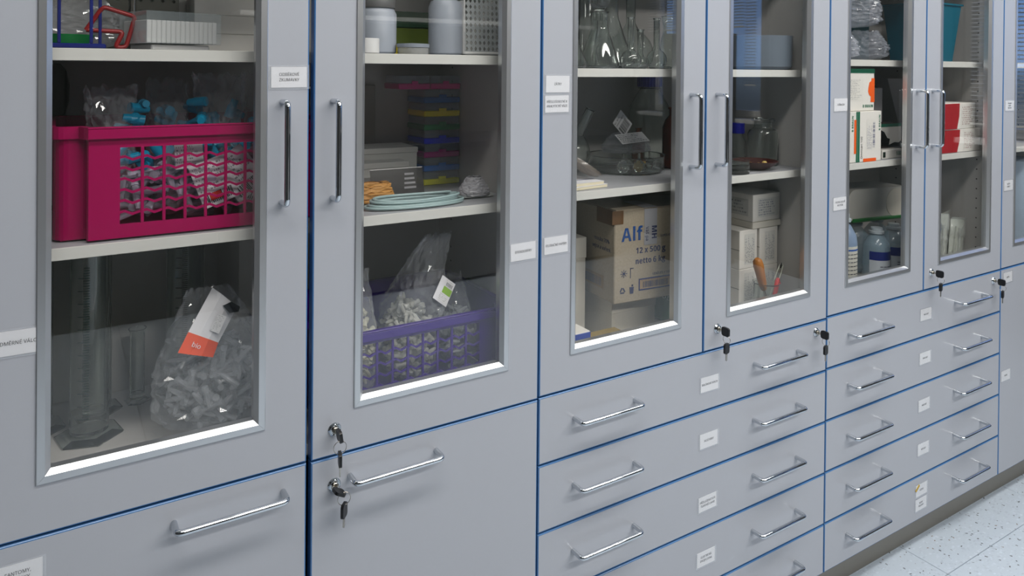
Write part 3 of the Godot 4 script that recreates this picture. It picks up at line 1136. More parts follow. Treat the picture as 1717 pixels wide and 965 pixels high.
func contents_one_middle():
	var y: float = SH1[0] + 0.0006
	basket("pink plastic basket with wavy slats holding bags of blue-capped tubes", V(-0.6015, y, -0.056), Color(0.62, 0.0, 0.31), 0.412, 0.166, 7, 0.0164, 0.0235)
	# bags in the basket
	var cyan := mat(Color(0.02, 0.55, 0.70), 0.35)
	var cap := mb().lathe([Vector2(0, -0.02), Vector2(0.006, -0.02), Vector2(0.0075, -0.008), Vector2(0.0082, -0.008), Vector2(0.0082, 0.012), Vector2(0, 0.012)], 10).done()
	for i in 4:
		var x: float = [-0.724, -0.642, -0.560, -0.478][i]
		var hh: float = [0.212, 0.222, 0.232, 0.236][i]
		var names := ["crumpled clear bag of tubes, leftmost in the pink basket", "clear bag with blue caps, second from left in the pink basket", "tall peaked clear bag, third from left in the pink basket", "puffed clear bag at the right in the pink basket"]
		single("tube_bag", bag_mesh(50 + i, 0.062, hh, 0.155, [1.15, 1.0, 1.35, 1.2][i], 0.11, Vector2([-0.004, 0.004, -0.002, 0.002][i], [0.022, -0.030, 0.022, -0.030][i]), 0.62), M.bag, names[i], "bag", V(x, y + 0.008, -0.185), 0.0, "clear bags in the pink basket")
	loose_tubes("capped_tubes", "jumble of blue-capped sample tubes inside the bags of the pink basket", V(-0.615, y + 0.05, -0.155), V(0.24, 0.165, 0.10), 58, 5, cap, cyan)
	loose_tubes("clear_tubes", "jumble of clear sample tubes low in the pink basket", V(-0.60, y + 0.012, -0.155), V(0.33, 0.10, 0.13), 120, 6, tube_mesh(0.006, 0.05, 1.2), frosted(Color(0.72, 0.69, 0.76), 0.4))
	var tags := [[-0.585, 0.075, -0.076, 0.058, 0.074, 20.0, 1], [-0.545, 0.085, -0.080, 0.060, 0.078, 38.0, 2], [-0.622, 0.118, -0.082, 0.042, 0.040, 4.0, 3], [-0.505, 0.06, -0.082, 0.05, 0.06, -20.0, 4]]
	for i in 4:
		var g: Array = tags[i]
		var o := thing("paper_tag", "white printed paper tag behind the pink slats, %s" % ["with a red stamp near the middle", "with barcodes right of the middle", "small one above the blue caps", "tilted one at the right"][i], "tag", V(g[0], y + g[1], g[2]), 0, "paper tags in the pink basket")
		o.rotation_degrees.z = g[5]
		part("sheet", mb().box(V(0, 0, -0.0005), V(g[3], g[4], 0.0006)).done(), M.paper, o)
		print_on(o, "print", V(0, 0, 0), g[3] * 0.96, g[4] * 0.96, print_mat(80 + i, Color(0.87, 0.87, 0.88), Color(0.15, 0.15, 0.18), 96, 128, 7, 0.28 if i != 2 else 0.0), false)
		if i == 0:
			part("red_stamp", mb().box(V(-0.005, -0.022, 0.0006), V(0.018, 0.012, 0.0004)).done(), mat(Color(0.75, 0.16, 0.12), 0.7), o)
	single("rubber_bulb", mb().lathe([Vector2(0, 0), Vector2(0.014, 0), Vector2(0.014, 0.004), Vector2(0.004, 0.008), Vector2(0.004, 0.150), Vector2(0.011, 0.165), Vector2(0.019, 0.195), Vector2(0.020, 0.225), Vector2(0.014, 0.250), Vector2(0.006, 0.262), Vector2(0, 0.263)], 24).done(), mat(Color(0.13, 0.04, 0.035), 0.5), "dark brown rubber bulb on a stem behind the pink basket, at its left", "rubber bulb", V(-0.801, y + 0.0004, -0.3735))


func contents_one_lower():
	var y := FLOOR_IN + 0.0006
	var green := mat(Color(0.05, 0.22, 0.20), 0.6)
	cylinder("tall glass measuring cylinder with dark graduations, front one at the left", V(-0.753, y, -0.235), 0.0295, 0.325, green, 60)
	cylinder("tall glass measuring cylinder behind the front left one", V(-0.738, y, -0.330), 0.024, 0.336, M.ink, 0)
	cylinder("glass measuring cylinder half hidden at the left door frame", V(-0.832, y, -0.30), 0.027, 0.33, green, 60)
	cylinder("small slim glass measuring cylinder standing alone on the floor panel", V(-0.672, y, -0.335), 0.0125, 0.135, M.ink, 0)
	cylinder("tall measuring cylinder with black graduations behind the orange-tagged bag", V(-0.590, y, -0.332), 0.034, 0.334, M.ink, 70)
	single("tube_bag", bag_mesh(71, 0.195, 0.245, 0.17, 0.32, 0.07, Vector2(-0.022, 0.035), 0.42, 56, 36), M.bag, "large clear bag of tubes with a white and orange tag", "bag", V(-0.560, y, -0.175))
	loose_tubes("clear_tubes", "heap of clear plastic tubes inside the orange-tagged bag", V(-0.560, y + 0.006, -0.172), V(0.165, 0.145, 0.14), 300, 12, tube_mesh(0.0045, 0.036, 1.25), M.tubes)
	# folded header card of the bag
	var tg := thing("bag_tag", "creased white and orange header card on the neck of the tube bag", "tag", V(-0.598, y + 0.182, -0.086))
	tg.rotation_degrees = V(-12, 6, -30)
	tg.scale = V(1.3, 1.15, 1.0)
	var b := mb()
	var cols := [-0.020, -0.007, 0.006, 0.021]
	var zz := [-0.004, 0.003, 0.0015, -0.007]
	for i in 3:
		b.quad(V(cols[i], 0.0, zz[i]), V(cols[i + 1], 0.0, zz[i + 1]), V(cols[i + 1] + 0.004, 0.062 - 0.004 * i, zz[i + 1] - 0.004), V(cols[i] + 0.004, 0.062 - 0.004 * (i - 1), zz[i] - 0.004))
	part("white_card", b.done(), M.paper, tg)
	var c := mb()
	for i in 3:
		c.quad(V(cols[i] * 1.05, -0.028 + 0.003 * i, zz[i] + 0.003), V(cols[i + 1] * 1.05, -0.025 + 0.003 * i, zz[i + 1] + 0.003), V(cols[i + 1], 0.001, zz[i + 1] + 0.0004), V(cols[i], 0.001, zz[i] + 0.0004))
	part("orange_card", c.done(), mat(Color(0.90, 0.29, 0.03), 0.5), tg)
	part("dark_emblem", mb().prism(PackedVector2Array([Vector2(0.004, 0.048), Vector2(0.012, 0.057), Vector2(0.025, 0.055), Vector2(0.026, 0.048), Vector2(0.016, 0.042)]), 0.0012, 0.0022).done(), mat(Color(0.03, 0.05, 0.09), 0.4), tg)
	print_on(tg, "print", V(0.008, 0.024, 0.0042), 0.012, 0.024, print_mat(95, Color(0.86, 0.86, 0.86), Color(0.1, 0.1, 0.1), 48, 96, 12))
	lettering("bio", 0.006, M.paper, tg, rot(0, V(-0.006, -0.012, 0.008)), 0.02)


# second double door of cabinet one
func contents_two_upper():
	var y: float = SH2[0] + 0.0006
	var grey_cap := mat(Color(0.36, 0.36, 0.36), 0.4)
	var jar := thing("plastic_jar", "wide milky plastic jar with a grey screw cap at the left", "jar", V(-0.283, y, -0.15))
	part("body", mb().lathe([Vector2(0, 0), Vector2(0.036, 0), Vector2(0.040, 0.004), Vector2(0.040, 0.076), Vector2(0.036, 0.084), Vector2(0.034, 0.087), Vector2(0, 0.087)], 40).done(), M.milk, jar)
	part("cap", mb().lathe([Vector2(0, 0.0872), Vector2(0.0375, 0.0872), Vector2(0.038, 0.089), Vector2(0.038, 0.106), Vector2(0.036, 0.109), Vector2(0, 0.109)], 40).done(), grey_cap, jar)
	single("tape_roll", mb().lathe([Vector2(0.012, 0), Vector2(0.0225, 0), Vector2(0.0235, 0.001), Vector2(0.0235, 0.0255), Vector2(0.0225, 0.0265), Vector2(0.012, 0.0265), Vector2(0.012, 0)], 40).done(), M.white, "small white roll of tape in front of the milky jar", "tape", V(-0.331, y, -0.072))
	var cj := thing("small_jar", "low clear jar with a pale lid between the two milky containers", "jar", V(-0.222, y, -0.11))
	part("body", mb().lathe([Vector2(0, 0), Vector2(0.0285, 0), Vector2(0.0295, 0.002), Vector2(0.0295, 0.013), Vector2(0, 0.013)], 32).done(), M.tubes, cj)
	part("lid", mb().lathe([Vector2(0, 0.0132), Vector2(0.031, 0.0132), Vector2(0.031, 0.020), Vector2(0, 0.0215)], 32).done(), mat(Color(0.55, 0.58, 0.62), 0.4), cj)
	var bt := thing("plastic_bottle", "tall milky plastic bottle right of the middle of the top shelf", "bottle", V(-0.141, y, -0.135))
	part("body", mb().lathe([Vector2(0, 0), Vector2(0.031, 0), Vector2(0.034, 0.004), Vector2(0.034, 0.095), Vector2(0.030, 0.106), Vector2(0.018, 0.112), Vector2(0.016, 0.116), Vector2(0, 0.116)], 40).done(), M.milk, bt)
	part("cap", mb().lathe([Vector2(0, 0.1162), Vector2(0.018, 0.1162), Vector2(0.018, 0.134), Vector2(0, 0.135)], 28).done(), M.white, bt)
	# white perforated basket
	var pb := thing("perforated_basket", "white plastic basket perforated with rows of diamond holes", "basket", V(-0.113, y + 0.0012, -0.105))
	var p := mb()
	p.at(rot(-3.0, V(0, 0.006, 0), V(1, 0, 0)))
	perforated(p, 0.080, 0.108, 0.002, 8, 9, 0.33, 0.40)
	part("front_wall", p.done(), mat(Color(0.66, 0.68, 0.68), 0.45), pb)
	var e := mb()
	e.box(V(0.040, 0.003, -0.07), V(0.082, 0.006, 0.145), 0.002)
	e.box(V(0.0395, 0.055, -0.142), V(0.080, 0.106, 0.003))
	e.box(V(-0.0005, 0.055, -0.072), V(0.003, 0.106, 0.140))
	e.box(V(0.0815, 0.055, -0.072), V(0.003, 0.112, 0.142), 0.001)
	e.box(V(0.040, 0.117, -0.008), V(0.088, 0.006, 0.010), 0.002)
	part("frame", e.done(), M.white, pb)
	var yg := thing("tip_box", "yellow and green tip box at the back of the top shelf", "box", V(-0.155, y, -0.25))
	part("base", mb().box(V(0, 0.011, -0.035), V(0.12, 0.022, 0.075), 0.002).done(), mat(Color(0.72, 0.66, 0.02), 0.4), yg)
	part("middle", mb().box(V(0, 0.04, -0.035), V(0.116, 0.034, 0.07), 0.002).done(), mat(Color(0.30, 0.36, 0.08), 0.4), yg)
	part("lid", mb().box(V(0, 0.075, -0.035), V(0.116, 0.034, 0.07), 0.002).done(), mat(Color(0.10, 0.24, 0.14), 0.4), yg)


func contents_two_middle():
	var y: float = SH1[0] + 0.0006
	# stack of tip boxes: coloured base, clear lid
	var cols := [Color(0.96, 0.96, 0.0), Color(0.0, 0.42, 0.78), Color(0.62, 0.0, 0.46), Color(0.02, 0.12, 0.78), Color(0.0, 0.45, 0.26), Color(0.92, 0.84, 0.0), Color(0.0, 0.34, 0.62)]
	var words := ["bright yellow", "light blue", "magenta", "deep blue", "green", "yellow", "dark teal blue"]
	var clear := film(Color(0.75, 0.80, 0.86), 0.24, 0.12)
	var base := mb().box(V(0, 0.0062, -0.045), V(0.0885, 0.0124, 0.092), 0.0015).done()
	var lid := mb().box(V(0, 0.0212, -0.045), V(0.085, 0.0170, 0.0885), 0.0015).done()
	var latch := mb().box(V(0, 0.014, 0.0022), V(0.018, 0.008, 0.0022), 0.0006).done()
	for i in 9:
		var c: Color = cols[i] if i < 7 else Color(0.80, 0.10, 0.50)
		var w: String = "%s sample box with a clear lid, %s in the coloured stack" % [words[i], ["lowest", "second from bottom", "third from bottom", "fourth from bottom", "fifth from bottom", "sixth from bottom", "seventh from bottom"][i]] if i < 7 else "pink sample box with a clear lid on top of the coloured stack, %s one" % ["left", "right"][i - 7]
		var o := thing("sample_box", w, "box", V(-0.0655, y + i * 0.0304, -0.296) if i < 7 else V(-0.1335 if i == 7 else -0.0575, y + 7 * 0.0304, -0.296), 0.0, "stacked coloured sample boxes")
		var bm := mat(c, 0.3)
		part("base", base, bm, o)
		part("clear_lid", lid, clear, o)
		part("latch", latch, bm, o)
		if i >= 7:
			o.scale = V(0.84, 1, 0.9)
	# white lidded tubs on the left
	var tub := frosted(Color(0.74, 0.75, 0.73), 0.4)
	var t1 := carton("plastic_tub", "tall white lidded tub left of the coloured box stack", V(-0.212, y, -0.282), V(0.155, 0.088, 0.100), tub, -3.0, "white lidded tubs", 0.012, "tub")
	var t2 := carton("plastic_tub", "lower white lidded tub in front of the tall one", V(-0.262, y, -0.222), V(0.16, 0.066, 0.050), tub, -2.0, "white lidded tubs", 0.012, "tub")
	var dev := carton("tall_carton", "pale grey upright carton at the back left of the middle shelf", V(-0.262, y, -0.390), V(0.15, 0.22, 0.010), mat(Color(0.55, 0.54, 0.51), 0.6))
	var sg := thing("acrylic_plate", "dark clear plate with a white printed table leaning on the tub", "plate", V(-0.222, y + 0.001, -0.172))
	sg.rotation_degrees = V(-14, 0, 0)
	part("sheet", mb().box(V(0, 0.030, 0), V(0.112, 0.058, 0.0016)).done(), film(Color(0.16, 0.15, 0.15), 0.6, 0.24), sg)
	part("edge", mb().box(V(0, 0.0592, 0), V(0.112, 0.0012, 0.002)).done(), M.white, sg)
	for i in 4:
		part("printed_row", mb().box(V(0.026, 0.020 + i * 0.009, 0.0011), V(0.026 - 0.002 * i, 0.0042, 0.0003)).done(), mat(Color(0.55, 0.55, 0.56), 0.7), sg)
	single("paper_packet", bag_mesh(5, 0.090, 0.040, 0.036, 0.8, 0.10, Vector2.ZERO, 0.5, 30, 16, false), mat(Color(0.72, 0.52, 0.24), 0.6), "crumpled yellow paper packet at the left of the middle shelf", "packet", V(-0.292, y, -0.1485))
	# coil of soft tubing
	var hose := []
	for i in 150:
		var t := TAU * i / 30.0
		var k := 1.0 + 0.06 * sin(i * 0.067) - 0.035 * (i / 30.0)
		hose.append(V(cos(t) * 0.098 * k, 0.0034 + 0.0031 * (i / 30.0) + 0.0015 * sin(t * 2.0 + 1.0) * (i / 150.0), sin(t) * 0.034 * k))
	single("tubing_coil", mb().tube(hose, 0.0026, 8).done(), frosted(Color(0.62, 0.72, 0.72), 0.5, 0.2), "coil of pale translucent tubing at the front of the middle shelf", "tubing", V(-0.222, y, -0.092))
	# crumpled paper cup on its sheet
	var cu := thing("filter_cup", "crumpled white filter cup lying at the right of the middle shelf", "filter", V(-0.078, y, -0.125))
	part("cup", bag_mesh(8, 0.062, 0.040, 0.055, 0.5, 0.07, Vector2.ZERO, 0.35, 36, 18, false), mat(Color(0.66, 0.66, 0.68), 0.35), cu)
	var sh := mb()
	for i in 8:
		var a := TAU * i / 8.0
		var a2 := TAU * (i + 1) / 8.0
		var r0 := 0.042 + 0.008 * sin(i * 2.3)
		var r1 := 0.042 + 0.008 * sin((i + 1) % 8 * 2.3)
		sh.tri(V(0, 0.0015, 0), V(cos(a2) * r1, 0.001 + 0.004 * absf(cos(a2)), sin(a2) * r1 * 0.7), V(cos(a) * r0, 0.001 + 0.004 * absf(cos(a)), sin(a) * r0 * 0.7))
	part("sheet", sh.done(), mat(Color(0.72, 0.74, 0.73), 0.5), cu)


func contents_two_lower():
	var y := FLOOR_IN + 0.0006
	basket("purple plastic basket with wavy slats full of clear bags", V(-0.2235, y, -0.052), Color(0.19, 0.01, 0.46), 0.378, 0.152, 6, 0.0200, 0.012)
	var names := ["clear bag of whitish tubes at the left of the purple basket", "tall pinched clear bag with a lime tag in the purple basket", "small shiny clear bag at the right of the purple basket"]
	for i in 3:
		single("tube_bag", bag_mesh([101, 112, 105][i], [0.104, 0.104, 0.054][i], [0.225, 0.275, 0.185][i], [0.20, 0.17, 0.16][i], [0.55, 0.55, 0.7][i], [0.08, 0.08, 0.08][i], [Vector2(0.014, 0.02), Vector2(0.060, 0.03), Vector2(-0.004, 0)][i], 0.5), M.bag, names[i], "bag", V([-0.336, -0.208, -0.095][i], y + 0.008, -0.175), 0.0, "clear bags in the purple basket")
	var ep := tube_mesh(0.0038, 0.023, 1.3)
	loose_tubes("small_tubes", "heap of whitish micro tubes in the left purple basket bag", V(-0.332, y + 0.012, -0.17), V(0.09, 0.165, 0.17), 520, 21, ep, frosted(Color(0.80, 0.79, 0.70), 0.5))
	loose_tubes("small_tubes", "heap of clear micro tubes in the pinched purple basket bag", V(-0.205, y + 0.012, -0.165), V(0.094, 0.15, 0.14), 380, 22, ep, frosted(Color(0.78, 0.78, 0.74), 0.5))
	loose_tubes("small_tubes", "few clear micro tubes in the small purple basket bag", V(-0.103, y + 0.012, -0.165), V(0.05, 0.13, 0.13), 110, 23, ep, M.tubes)
	var tg := thing("bag_tag", "white tag with a lime green corner on the pinched bag", "tag", V(-0.160, y + 0.190, -0.093))
	tg.rotation_degrees = V(-14, 12, -40)
	part("sheet", mb().box(V(0, 0, 0), V(0.036, 0.048, 0.0008)).done(), M.paper, tg)
	part("lime_field", mb().box(V(0.006, 0.002, 0.0007), V(0.022, 0.013, 0.0005)).done(), mat(Color(0.50, 0.68, 0.02), 0.6), tg)
	print_on(tg, "print", V(0.006, 0.016, 0.0009), 0.020, 0.013, print_mat(61, Color(0.86, 0.86, 0.86), Color(0.12, 0.12, 0.12), 64, 48, 1, 0.6))
	print_on(tg, "print", V(0.004, -0.013, 0.0009), 0.024, 0.016, print_mat(62, Color(0.86, 0.86, 0.86), Color(0.2, 0.2, 0.2), 64, 48, 4))


# ---------------------------------------------------------------- cabinet two: glassware and cartons
func ware(called: String, label: String, category: String, at: Vector3, outer: Array, group := "", wall := 0.0014, segs := 36) -> Node3D:
	return single(called, glass_vessel(outer, wall, segs), M.glass, label, category, at, 0.0, group)


func contents_three_upper():
	var y: float = SH2[1] + 0.0006
	var fg := "conical glass flasks on the upper shelf"
	var vg := "slim volumetric flasks on the upper shelf"
	var f1 := thing("conical_flask", "large conical glass flask with a round ball stopper", "flask", V(0.250, y, -0.135), 0, fg)
	part("body", glass_vessel(conical(0.046, 0.128, 0.0195, 0.036)), M.glass, f1)
	part("stopper", mb().lathe([Vector2(0, 0.108), Vector2(0.0165, 0.108), Vector2(0.0178, 0.129), Vector2(0.009, 0.133), Vector2(0.017, 0.139), Vector2(0.0235, 0.150), Vector2(0.0235, 0.158), Vector2(0.017, 0.169), Vector2(0.008, 0.174), Vector2(0, 0.175)], 32).done(), M.glass, f1)
	ware("conical_flask", "conical glass flask cut off by the left door frame", "flask", V(0.150, y, -0.135), conical(0.052, 0.130, 0.019, 0.030), fg)
	ware("volumetric_flask", "slim volumetric flask with a long neck, left of the row of three", "flask", V(0.300, y, -0.085), volumetric(0.0245, 0.043, 0.0066, 0.115), vg)
	ware("volumetric_flask", "shortest volumetric flask, middle of the row of three", "flask", V(0.347, y, -0.105), volumetric(0.0200, 0.030, 0.0070, 0.090), vg)
	ware("volumetric_flask", "volumetric flask with a thin neck, right of the row of three", "flask", V(0.388, y, -0.095), volumetric(0.0240, 0.047, 0.0072, 0.117), vg)
	ware("conical_flask", "conical flask with a flared mouth beside the right door frame", "flask", V(0.512, y, -0.175), [Vector2(0.034, 0), Vector2(0.039, 0.005), Vector2(0.038, 0.012), Vector2(0.021, 0.094), Vector2(0.020, 0.100), Vector2(0.0245, 0.128), Vector2(0.0255, 0.131)], fg)
	ware("conical_flask", "tall conical flask behind the ball-stoppered one", "flask", V(0.352, y, -0.215), conical(0.056, 0.185, 0.016, 0.06), fg)
	ware("volumetric_flask", "big volumetric flask with a tall neck standing at the back", "flask", V(0.500, y, -0.315), volumetric(0.060, 0.105, 0.0125, 0.23), vg)
	ware("glass_cylinder", "plain tall glass cylinder between the flasks at the back", "cylinder", V(0.375, y, -0.34), [Vector2(0.024, 0), Vector2(0.026, 0.003), Vector2(0.026, 0.2), Vector2(0.028, 0.203)])
	ware("beaker", "glass beaker at the back left of the upper shelf", "beaker", V(0.240, y, -0.30), [Vector2(0.043, 0), Vector2(0.046, 0.004), Vector2(0.046, 0.13), Vector2(0.049, 0.134)])
	# right-hand half of the upper shelf
	single("plastic_pot", mb().lathe([Vector2(0, 0), Vector2(0.074, 0), Vector2(0.082, 0.008), Vector2(0.084, 0.088), Vector2(0.082, 0.088), Vector2(0.080, 0.010), Vector2(0, 0.003)], 48).done(), frosted(Color(0.42, 0.46, 0.50), 0.4, 0.3), "wide milky plastic pot on the upper shelf by the right side panel", "pot", V(0.792, y, -0.135))
	var rf := thing("round_flask", "round glass flask standing on a cork ring behind the milky pot", "flask", V(0.815, y, -0.325))
	part("cork_ring", mb().lathe([Vector2(0.022, 0), Vector2(0.04, 0), Vector2(0.04, 0.015), Vector2(0.028, 0.015), Vector2(0.022, 0)], 28).done(), mat(Color(0.42, 0.30, 0.18), 0.9), rf)
	part("body", mb().at(Transform3D(Basis(), V(0, 0.002, 0))).lathe([Vector2(0, 0.004), Vector2(0.03, 0.014), Vector2(0.052, 0.040), Vector2(0.056, 0.062), Vector2(0.050, 0.088), Vector2(0.030, 0.110), Vector2(0.014, 0.122), Vector2(0.013, 0.185), Vector2(0.016, 0.188)], 36).done(), M.glass_thin, rf)
	ware("beaker", "tall glass beaker at the left of the right-hand upper shelf", "beaker", V(0.625, y, -0.18), [Vector2(0.036, 0), Vector2(0.039, 0.004), Vector2(0.039, 0.115), Vector2(0.042, 0.119)])


func contents_three_middle():
	var y: float = SH1[1] + 0.0006
	# two booklets in the left corner
	var book := mb().box(V(0, 0.003, 0), V(0.17, 0.006, 0.110), 0.0005).done()
	var cover := mb().box(V(0, 0.0064, 0), V(0.171, 0.0006, 0.111)).done()
	for i in 2:
		var o := thing("booklet", ["thin white booklet under the other one in the left shelf corner", "thin white booklet with a blue line, upper one in the left shelf corner"][i], "booklet", V(0.132 - i * 0.006, y + i * 0.0069, -0.113 - i * 0.006), [6.0, 3.0][i], "white booklets on the shelf")
		part("pages", book, mat(Color(0.86, 0.83, 0.72), 0.8), o)
		part("cover", cover, M.paper, o)
		if i == 1:
			part("blue_line", mb().box(V(0, 0.0069, 0.02), V(0.171, 0.0004, 0.003)).done(), mat(Color(0.10, 0.16, 0.40), 0.6), o)
	var lens := mb().at(Transform3D(Basis(V(0, 0, 1), deg_to_rad(-26)) * Basis(V(1, 0, 0), deg_to_rad(18)), V(0, 0.012, 0)))
	lens.lathe([Vector2(0, 0), Vector2(0.022, 0.0035), Vector2(0.038, 0.011), Vector2(0.044, 0.020), Vector2(0.042, 0.0205), Vector2(0.037, 0.0125), Vector2(0.021, 0.0055), Vector2(0, 0.002)], 32)
	var lm := film(Color(0.50, 0.47, 0.44), 0.55, 0.2)
	single("watch_glass", lens.done(), lm, "grey scratched glass dish tilted on the white booklets", "dish", V(0.196, y + 0.0145, -0.130))
	var rb := thing("round_flask", "round-bottomed glass flask lying behind the tilted grey dish", "flask", V(0.262, y, -0.290), 0)
	rb.rotation_degrees = V(24, 35, 0)
	part("body", glass_vessel([Vector2(0.006, 0.012), Vector2(0.022, 0.016), Vector2(0.036, 0.026), Vector2(0.045, 0.040), Vector2(0.048, 0.056), Vector2(0.045, 0.072), Vector2(0.036, 0.086), Vector2(0.024, 0.098), Vector2(0.012, 0.106), Vector2(0.011, 0.172), Vector2(0.014, 0.175)], 0.0014), M.glass, rb)
	# low wide dish holding a bag and small glass pieces
	ware("glass_dish", "wide low round glass dish in the middle of the shelf", "dish", V(0.428, y, -0.245), [Vector2(0.088, 0), Vector2(0.095, 0.006), Vector2(0.097, 0.040), Vector2(0.099, 0.042)], "", 0.003, 48)
	for i in 3:
		single("glass_bulb", mb().lathe([Vector2(0, 0), Vector2(0.010, 0.003), Vector2(0.0155, 0.013), Vector2(0.0145, 0.022), Vector2(0.007, 0.029), Vector2(0.003, 0.032), Vector2(0.003, 0.048), Vector2(0, 0.048)], 20).done(), M.glass, ["small glass bulb in the wide dish, left one", "small glass bulb in the wide dish, middle one", "small glass bulb in the wide dish, right one"][i], "glass bulb", V([0.372, 0.412, 0.462][i], y + 0.0036, [-0.190, -0.178, -0.195][i]), 0.0, "glass bulbs in the wide dish")
	single("yellow_stopper", mb().lathe([Vector2(0, 0), Vector2(0.008, 0), Vector2(0.011, 0.024), Vector2(0, 0.024)], 18).done(), mat(Color(0.62, 0.50, 0.20), 0.6), "pale yellow rubber stopper inside the wide glass dish", "stopper", V(0.437, y + 0.0036, -0.199))
	var pb := thing("labelled_bag", "clear bag with a white printed label resting on the wide dish", "bag", V(0.420, y + 0.044, -0.235), 0)
	part("film", bag_mesh(44, 0.125, 0.050, 0.085, 0.6, 0.10, Vector2.ZERO, 0.55, 40, 20, false), film(Color(0.80, 0.82, 0.84), 0.28, 0.12), pb)
	var pl := part("paper_label", panel(0.098, 0.034), print_mat(41, Color(0.95, 0.95, 0.94), Color(0.12, 0.12, 0.12), 192, 72, 5), pb)
	pl.position = V(-0.012, 0.043, 0.036)
	pl.rotation_degrees = V(-52, 4, 3)
	var fl := part("folded_flap", panel(0.052, 0.050), print_mat(42, Color(0.92, 0.92, 0.91), Color(0.10, 0.10, 0.10), 96, 96, 2, 0.55), pb)
	fl.position = V(-0.008, 0.075, -0.006)
	fl.rotation_degrees = V(-16, 8, 40)
	# blue-capped bottle and brown bottles behind
	var bb := thing("lab_bottle", "big clear laboratory bottle with a royal blue screw cap", "bottle", V(0.585, y, -0.332))
	part("body", glass_vessel([Vector2(0.050, 0), Vector2(0.058, 0.008), Vector2(0.058, 0.135), Vector2(0.052, 0.158), Vector2(0.034, 0.190), Vector2(0.026, 0.202), Vector2(0.025, 0.207)], 0.002, 40), M.glass, bb)
	var ridged := []
	for i in 24:
		var a := TAU * i / 24.0
		var a2 := TAU * (i + 0.5) / 24.0
		ridged.append(Vector2(cos(a), sin(a)) * 0.0335)
		ridged.append(Vector2(cos(a2), sin(a2)) * 0.0322)
	part("cap", mb().at(Transform3D(Basis(V(1, 0, 0), -PI / 2), V(0, 0.208, 0))).prism(PackedVector2Array(ridged), 0.0, 0.027).done(), mat(Color(0.015, 0.03, 0.50), 0.35), bb)
	part("pouring_ring", mb().lathe([Vector2(0.026, 0.203), Vector2(0.031, 0.203), Vector2(0.031, 0.2065), Vector2(0.026, 0.2065)], 28).done(), mat(Color(0.02, 0.03, 0.25), 0.4), bb)
	for i in 2:
		var br := thing("brown_bottle", ["brown glass bottle with a narrow neck near the right door frame", "small amber glass bottle between the dish and the blue-capped bottle"][i], "bottle", V([0.572, 0.535][i], y, [-0.225, -0.318][i]), 0, "brown glass bottles")
		var k: float = [1.0, 0.62][i]
		part("body", mb().lathe([Vector2(0, 0), Vector2(0.026 * k, 0), Vector2(0.029 * k, 0.004), Vector2(0.029 * k, 0.105 * k), Vector2(0.022 * k, 0.125 * k), Vector2(0.0125 * k, 0.137 * k), Vector2(0.012 * k, 0.152 * k), Vector2(0.0145 * k, 0.153 * k), Vector2(0.0145 * k, 0.158 * k), Vector2(0, 0.158 * k)], 32).done(), [mat(Color(0.34, 0.11, 0.03), 0.12), mat(Color(0.42, 0.17, 0.03), 0.12)][i], br)
	ware("clip_dish", "small flat glass dish in front of the brown bottle", "dish", V(0.565, y, -0.155), [Vector2(0.030, 0), Vector2(0.034, 0.004), Vector2(0.035, 0.03)])
	# right-hand half
	var rg := thing("reagent_bottle", "clear wide-necked reagent bottle with a flat glass stopper", "bottle", V(0.835, y, -0.155))
	part("body", glass_vessel([Vector2(0.037, 0), Vector2(0.041, 0.005), Vector2(0.041, 0.082), Vector2(0.036, 0.094), Vector2(0.026, 0.100), Vector2(0.0235, 0.104), Vector2(0.0235, 0.116)], 0.0018), M.glass, rg)
	part("stopper", mb().lathe([Vector2(0, 0.106), Vector2(0.0212, 0.106), Vector2(0.0225, 0.117), Vector2(0.031, 0.119), Vector2(0.031, 0.124), Vector2(0.026, 0.127), Vector2(0, 0.127)], 32).done(), M.glass, rg)
	var b2 := thing("small_bottle", "small clear bottle with a bright blue cap behind the brown bowl", "bottle", V(0.785, y, -0.200))
	part("body", glass_vessel([Vector2(0.019, 0), Vector2(0.022, 0.003), Vector2(0.022, 0.062), Vector2(0.017, 0.074), Vector2(0.0155, 0.083)]), M.glass, b2)
	part("cap", mb().lathe([Vector2(0, 0.084), Vector2(0.019, 0.084), Vector2(0.0195, 0.086), Vector2(0.0195, 0.110), Vector2(0.018, 0.112), Vector2(0, 0.112)], 28).done(), mat(Color(0.01, 0.03, 0.58), 0.35), b2)
	ware("beaker", "low glass beaker behind the brown bowl", "beaker", V(0.755, y, -0.285), [Vector2(0.038, 0), Vector2(0.041, 0.004), Vector2(0.041, 0.056), Vector2(0.044, 0.059)])
	single("brown_bowl", mb().lathe([Vector2(0, 0.002), Vector2(0.024, 0), Vector2(0.046, 0.011), Vector2(0.058, 0.0225), Vector2(0.056, 0.0235), Vector2(0.044, 0.014), Vector2(0.022, 0.0045), Vector2(0, 0.005)], 40).done(), mat(Color(0.22, 0.055, 0.03), 0.45), "shallow brown bowl holding ivory pieces", "bowl", V(0.7450, y, -0.105))
	for i in 5:
		single("ivory_piece", bag_mesh(20 + i, 0.015, 0.009, 0.012, 0.5, 0.1, Vector2.ZERO, 0.4, 12, 8, false), mat(Color(0.80, 0.70, 0.40), 0.6), ["small ivory piece at the left of the brown bowl", "small ivory piece left of the middle in the brown bowl", "small ivory piece right of the middle in the brown bowl", "small ivory piece at the right of the brown bowl", "small ivory piece nearest the front of the brown bowl"][i], "piece", V(0.7450 + [-0.024, -0.006, 0.012, 0.026, 0.002][i], y + [0.0105, 0.0068, 0.0068, 0.011, 0.0105][i], -0.105 + [0.005, 0.008, 0.002, 0.008, 0.025][i]), i * 50.0, "ivory pieces in the brown bowl")
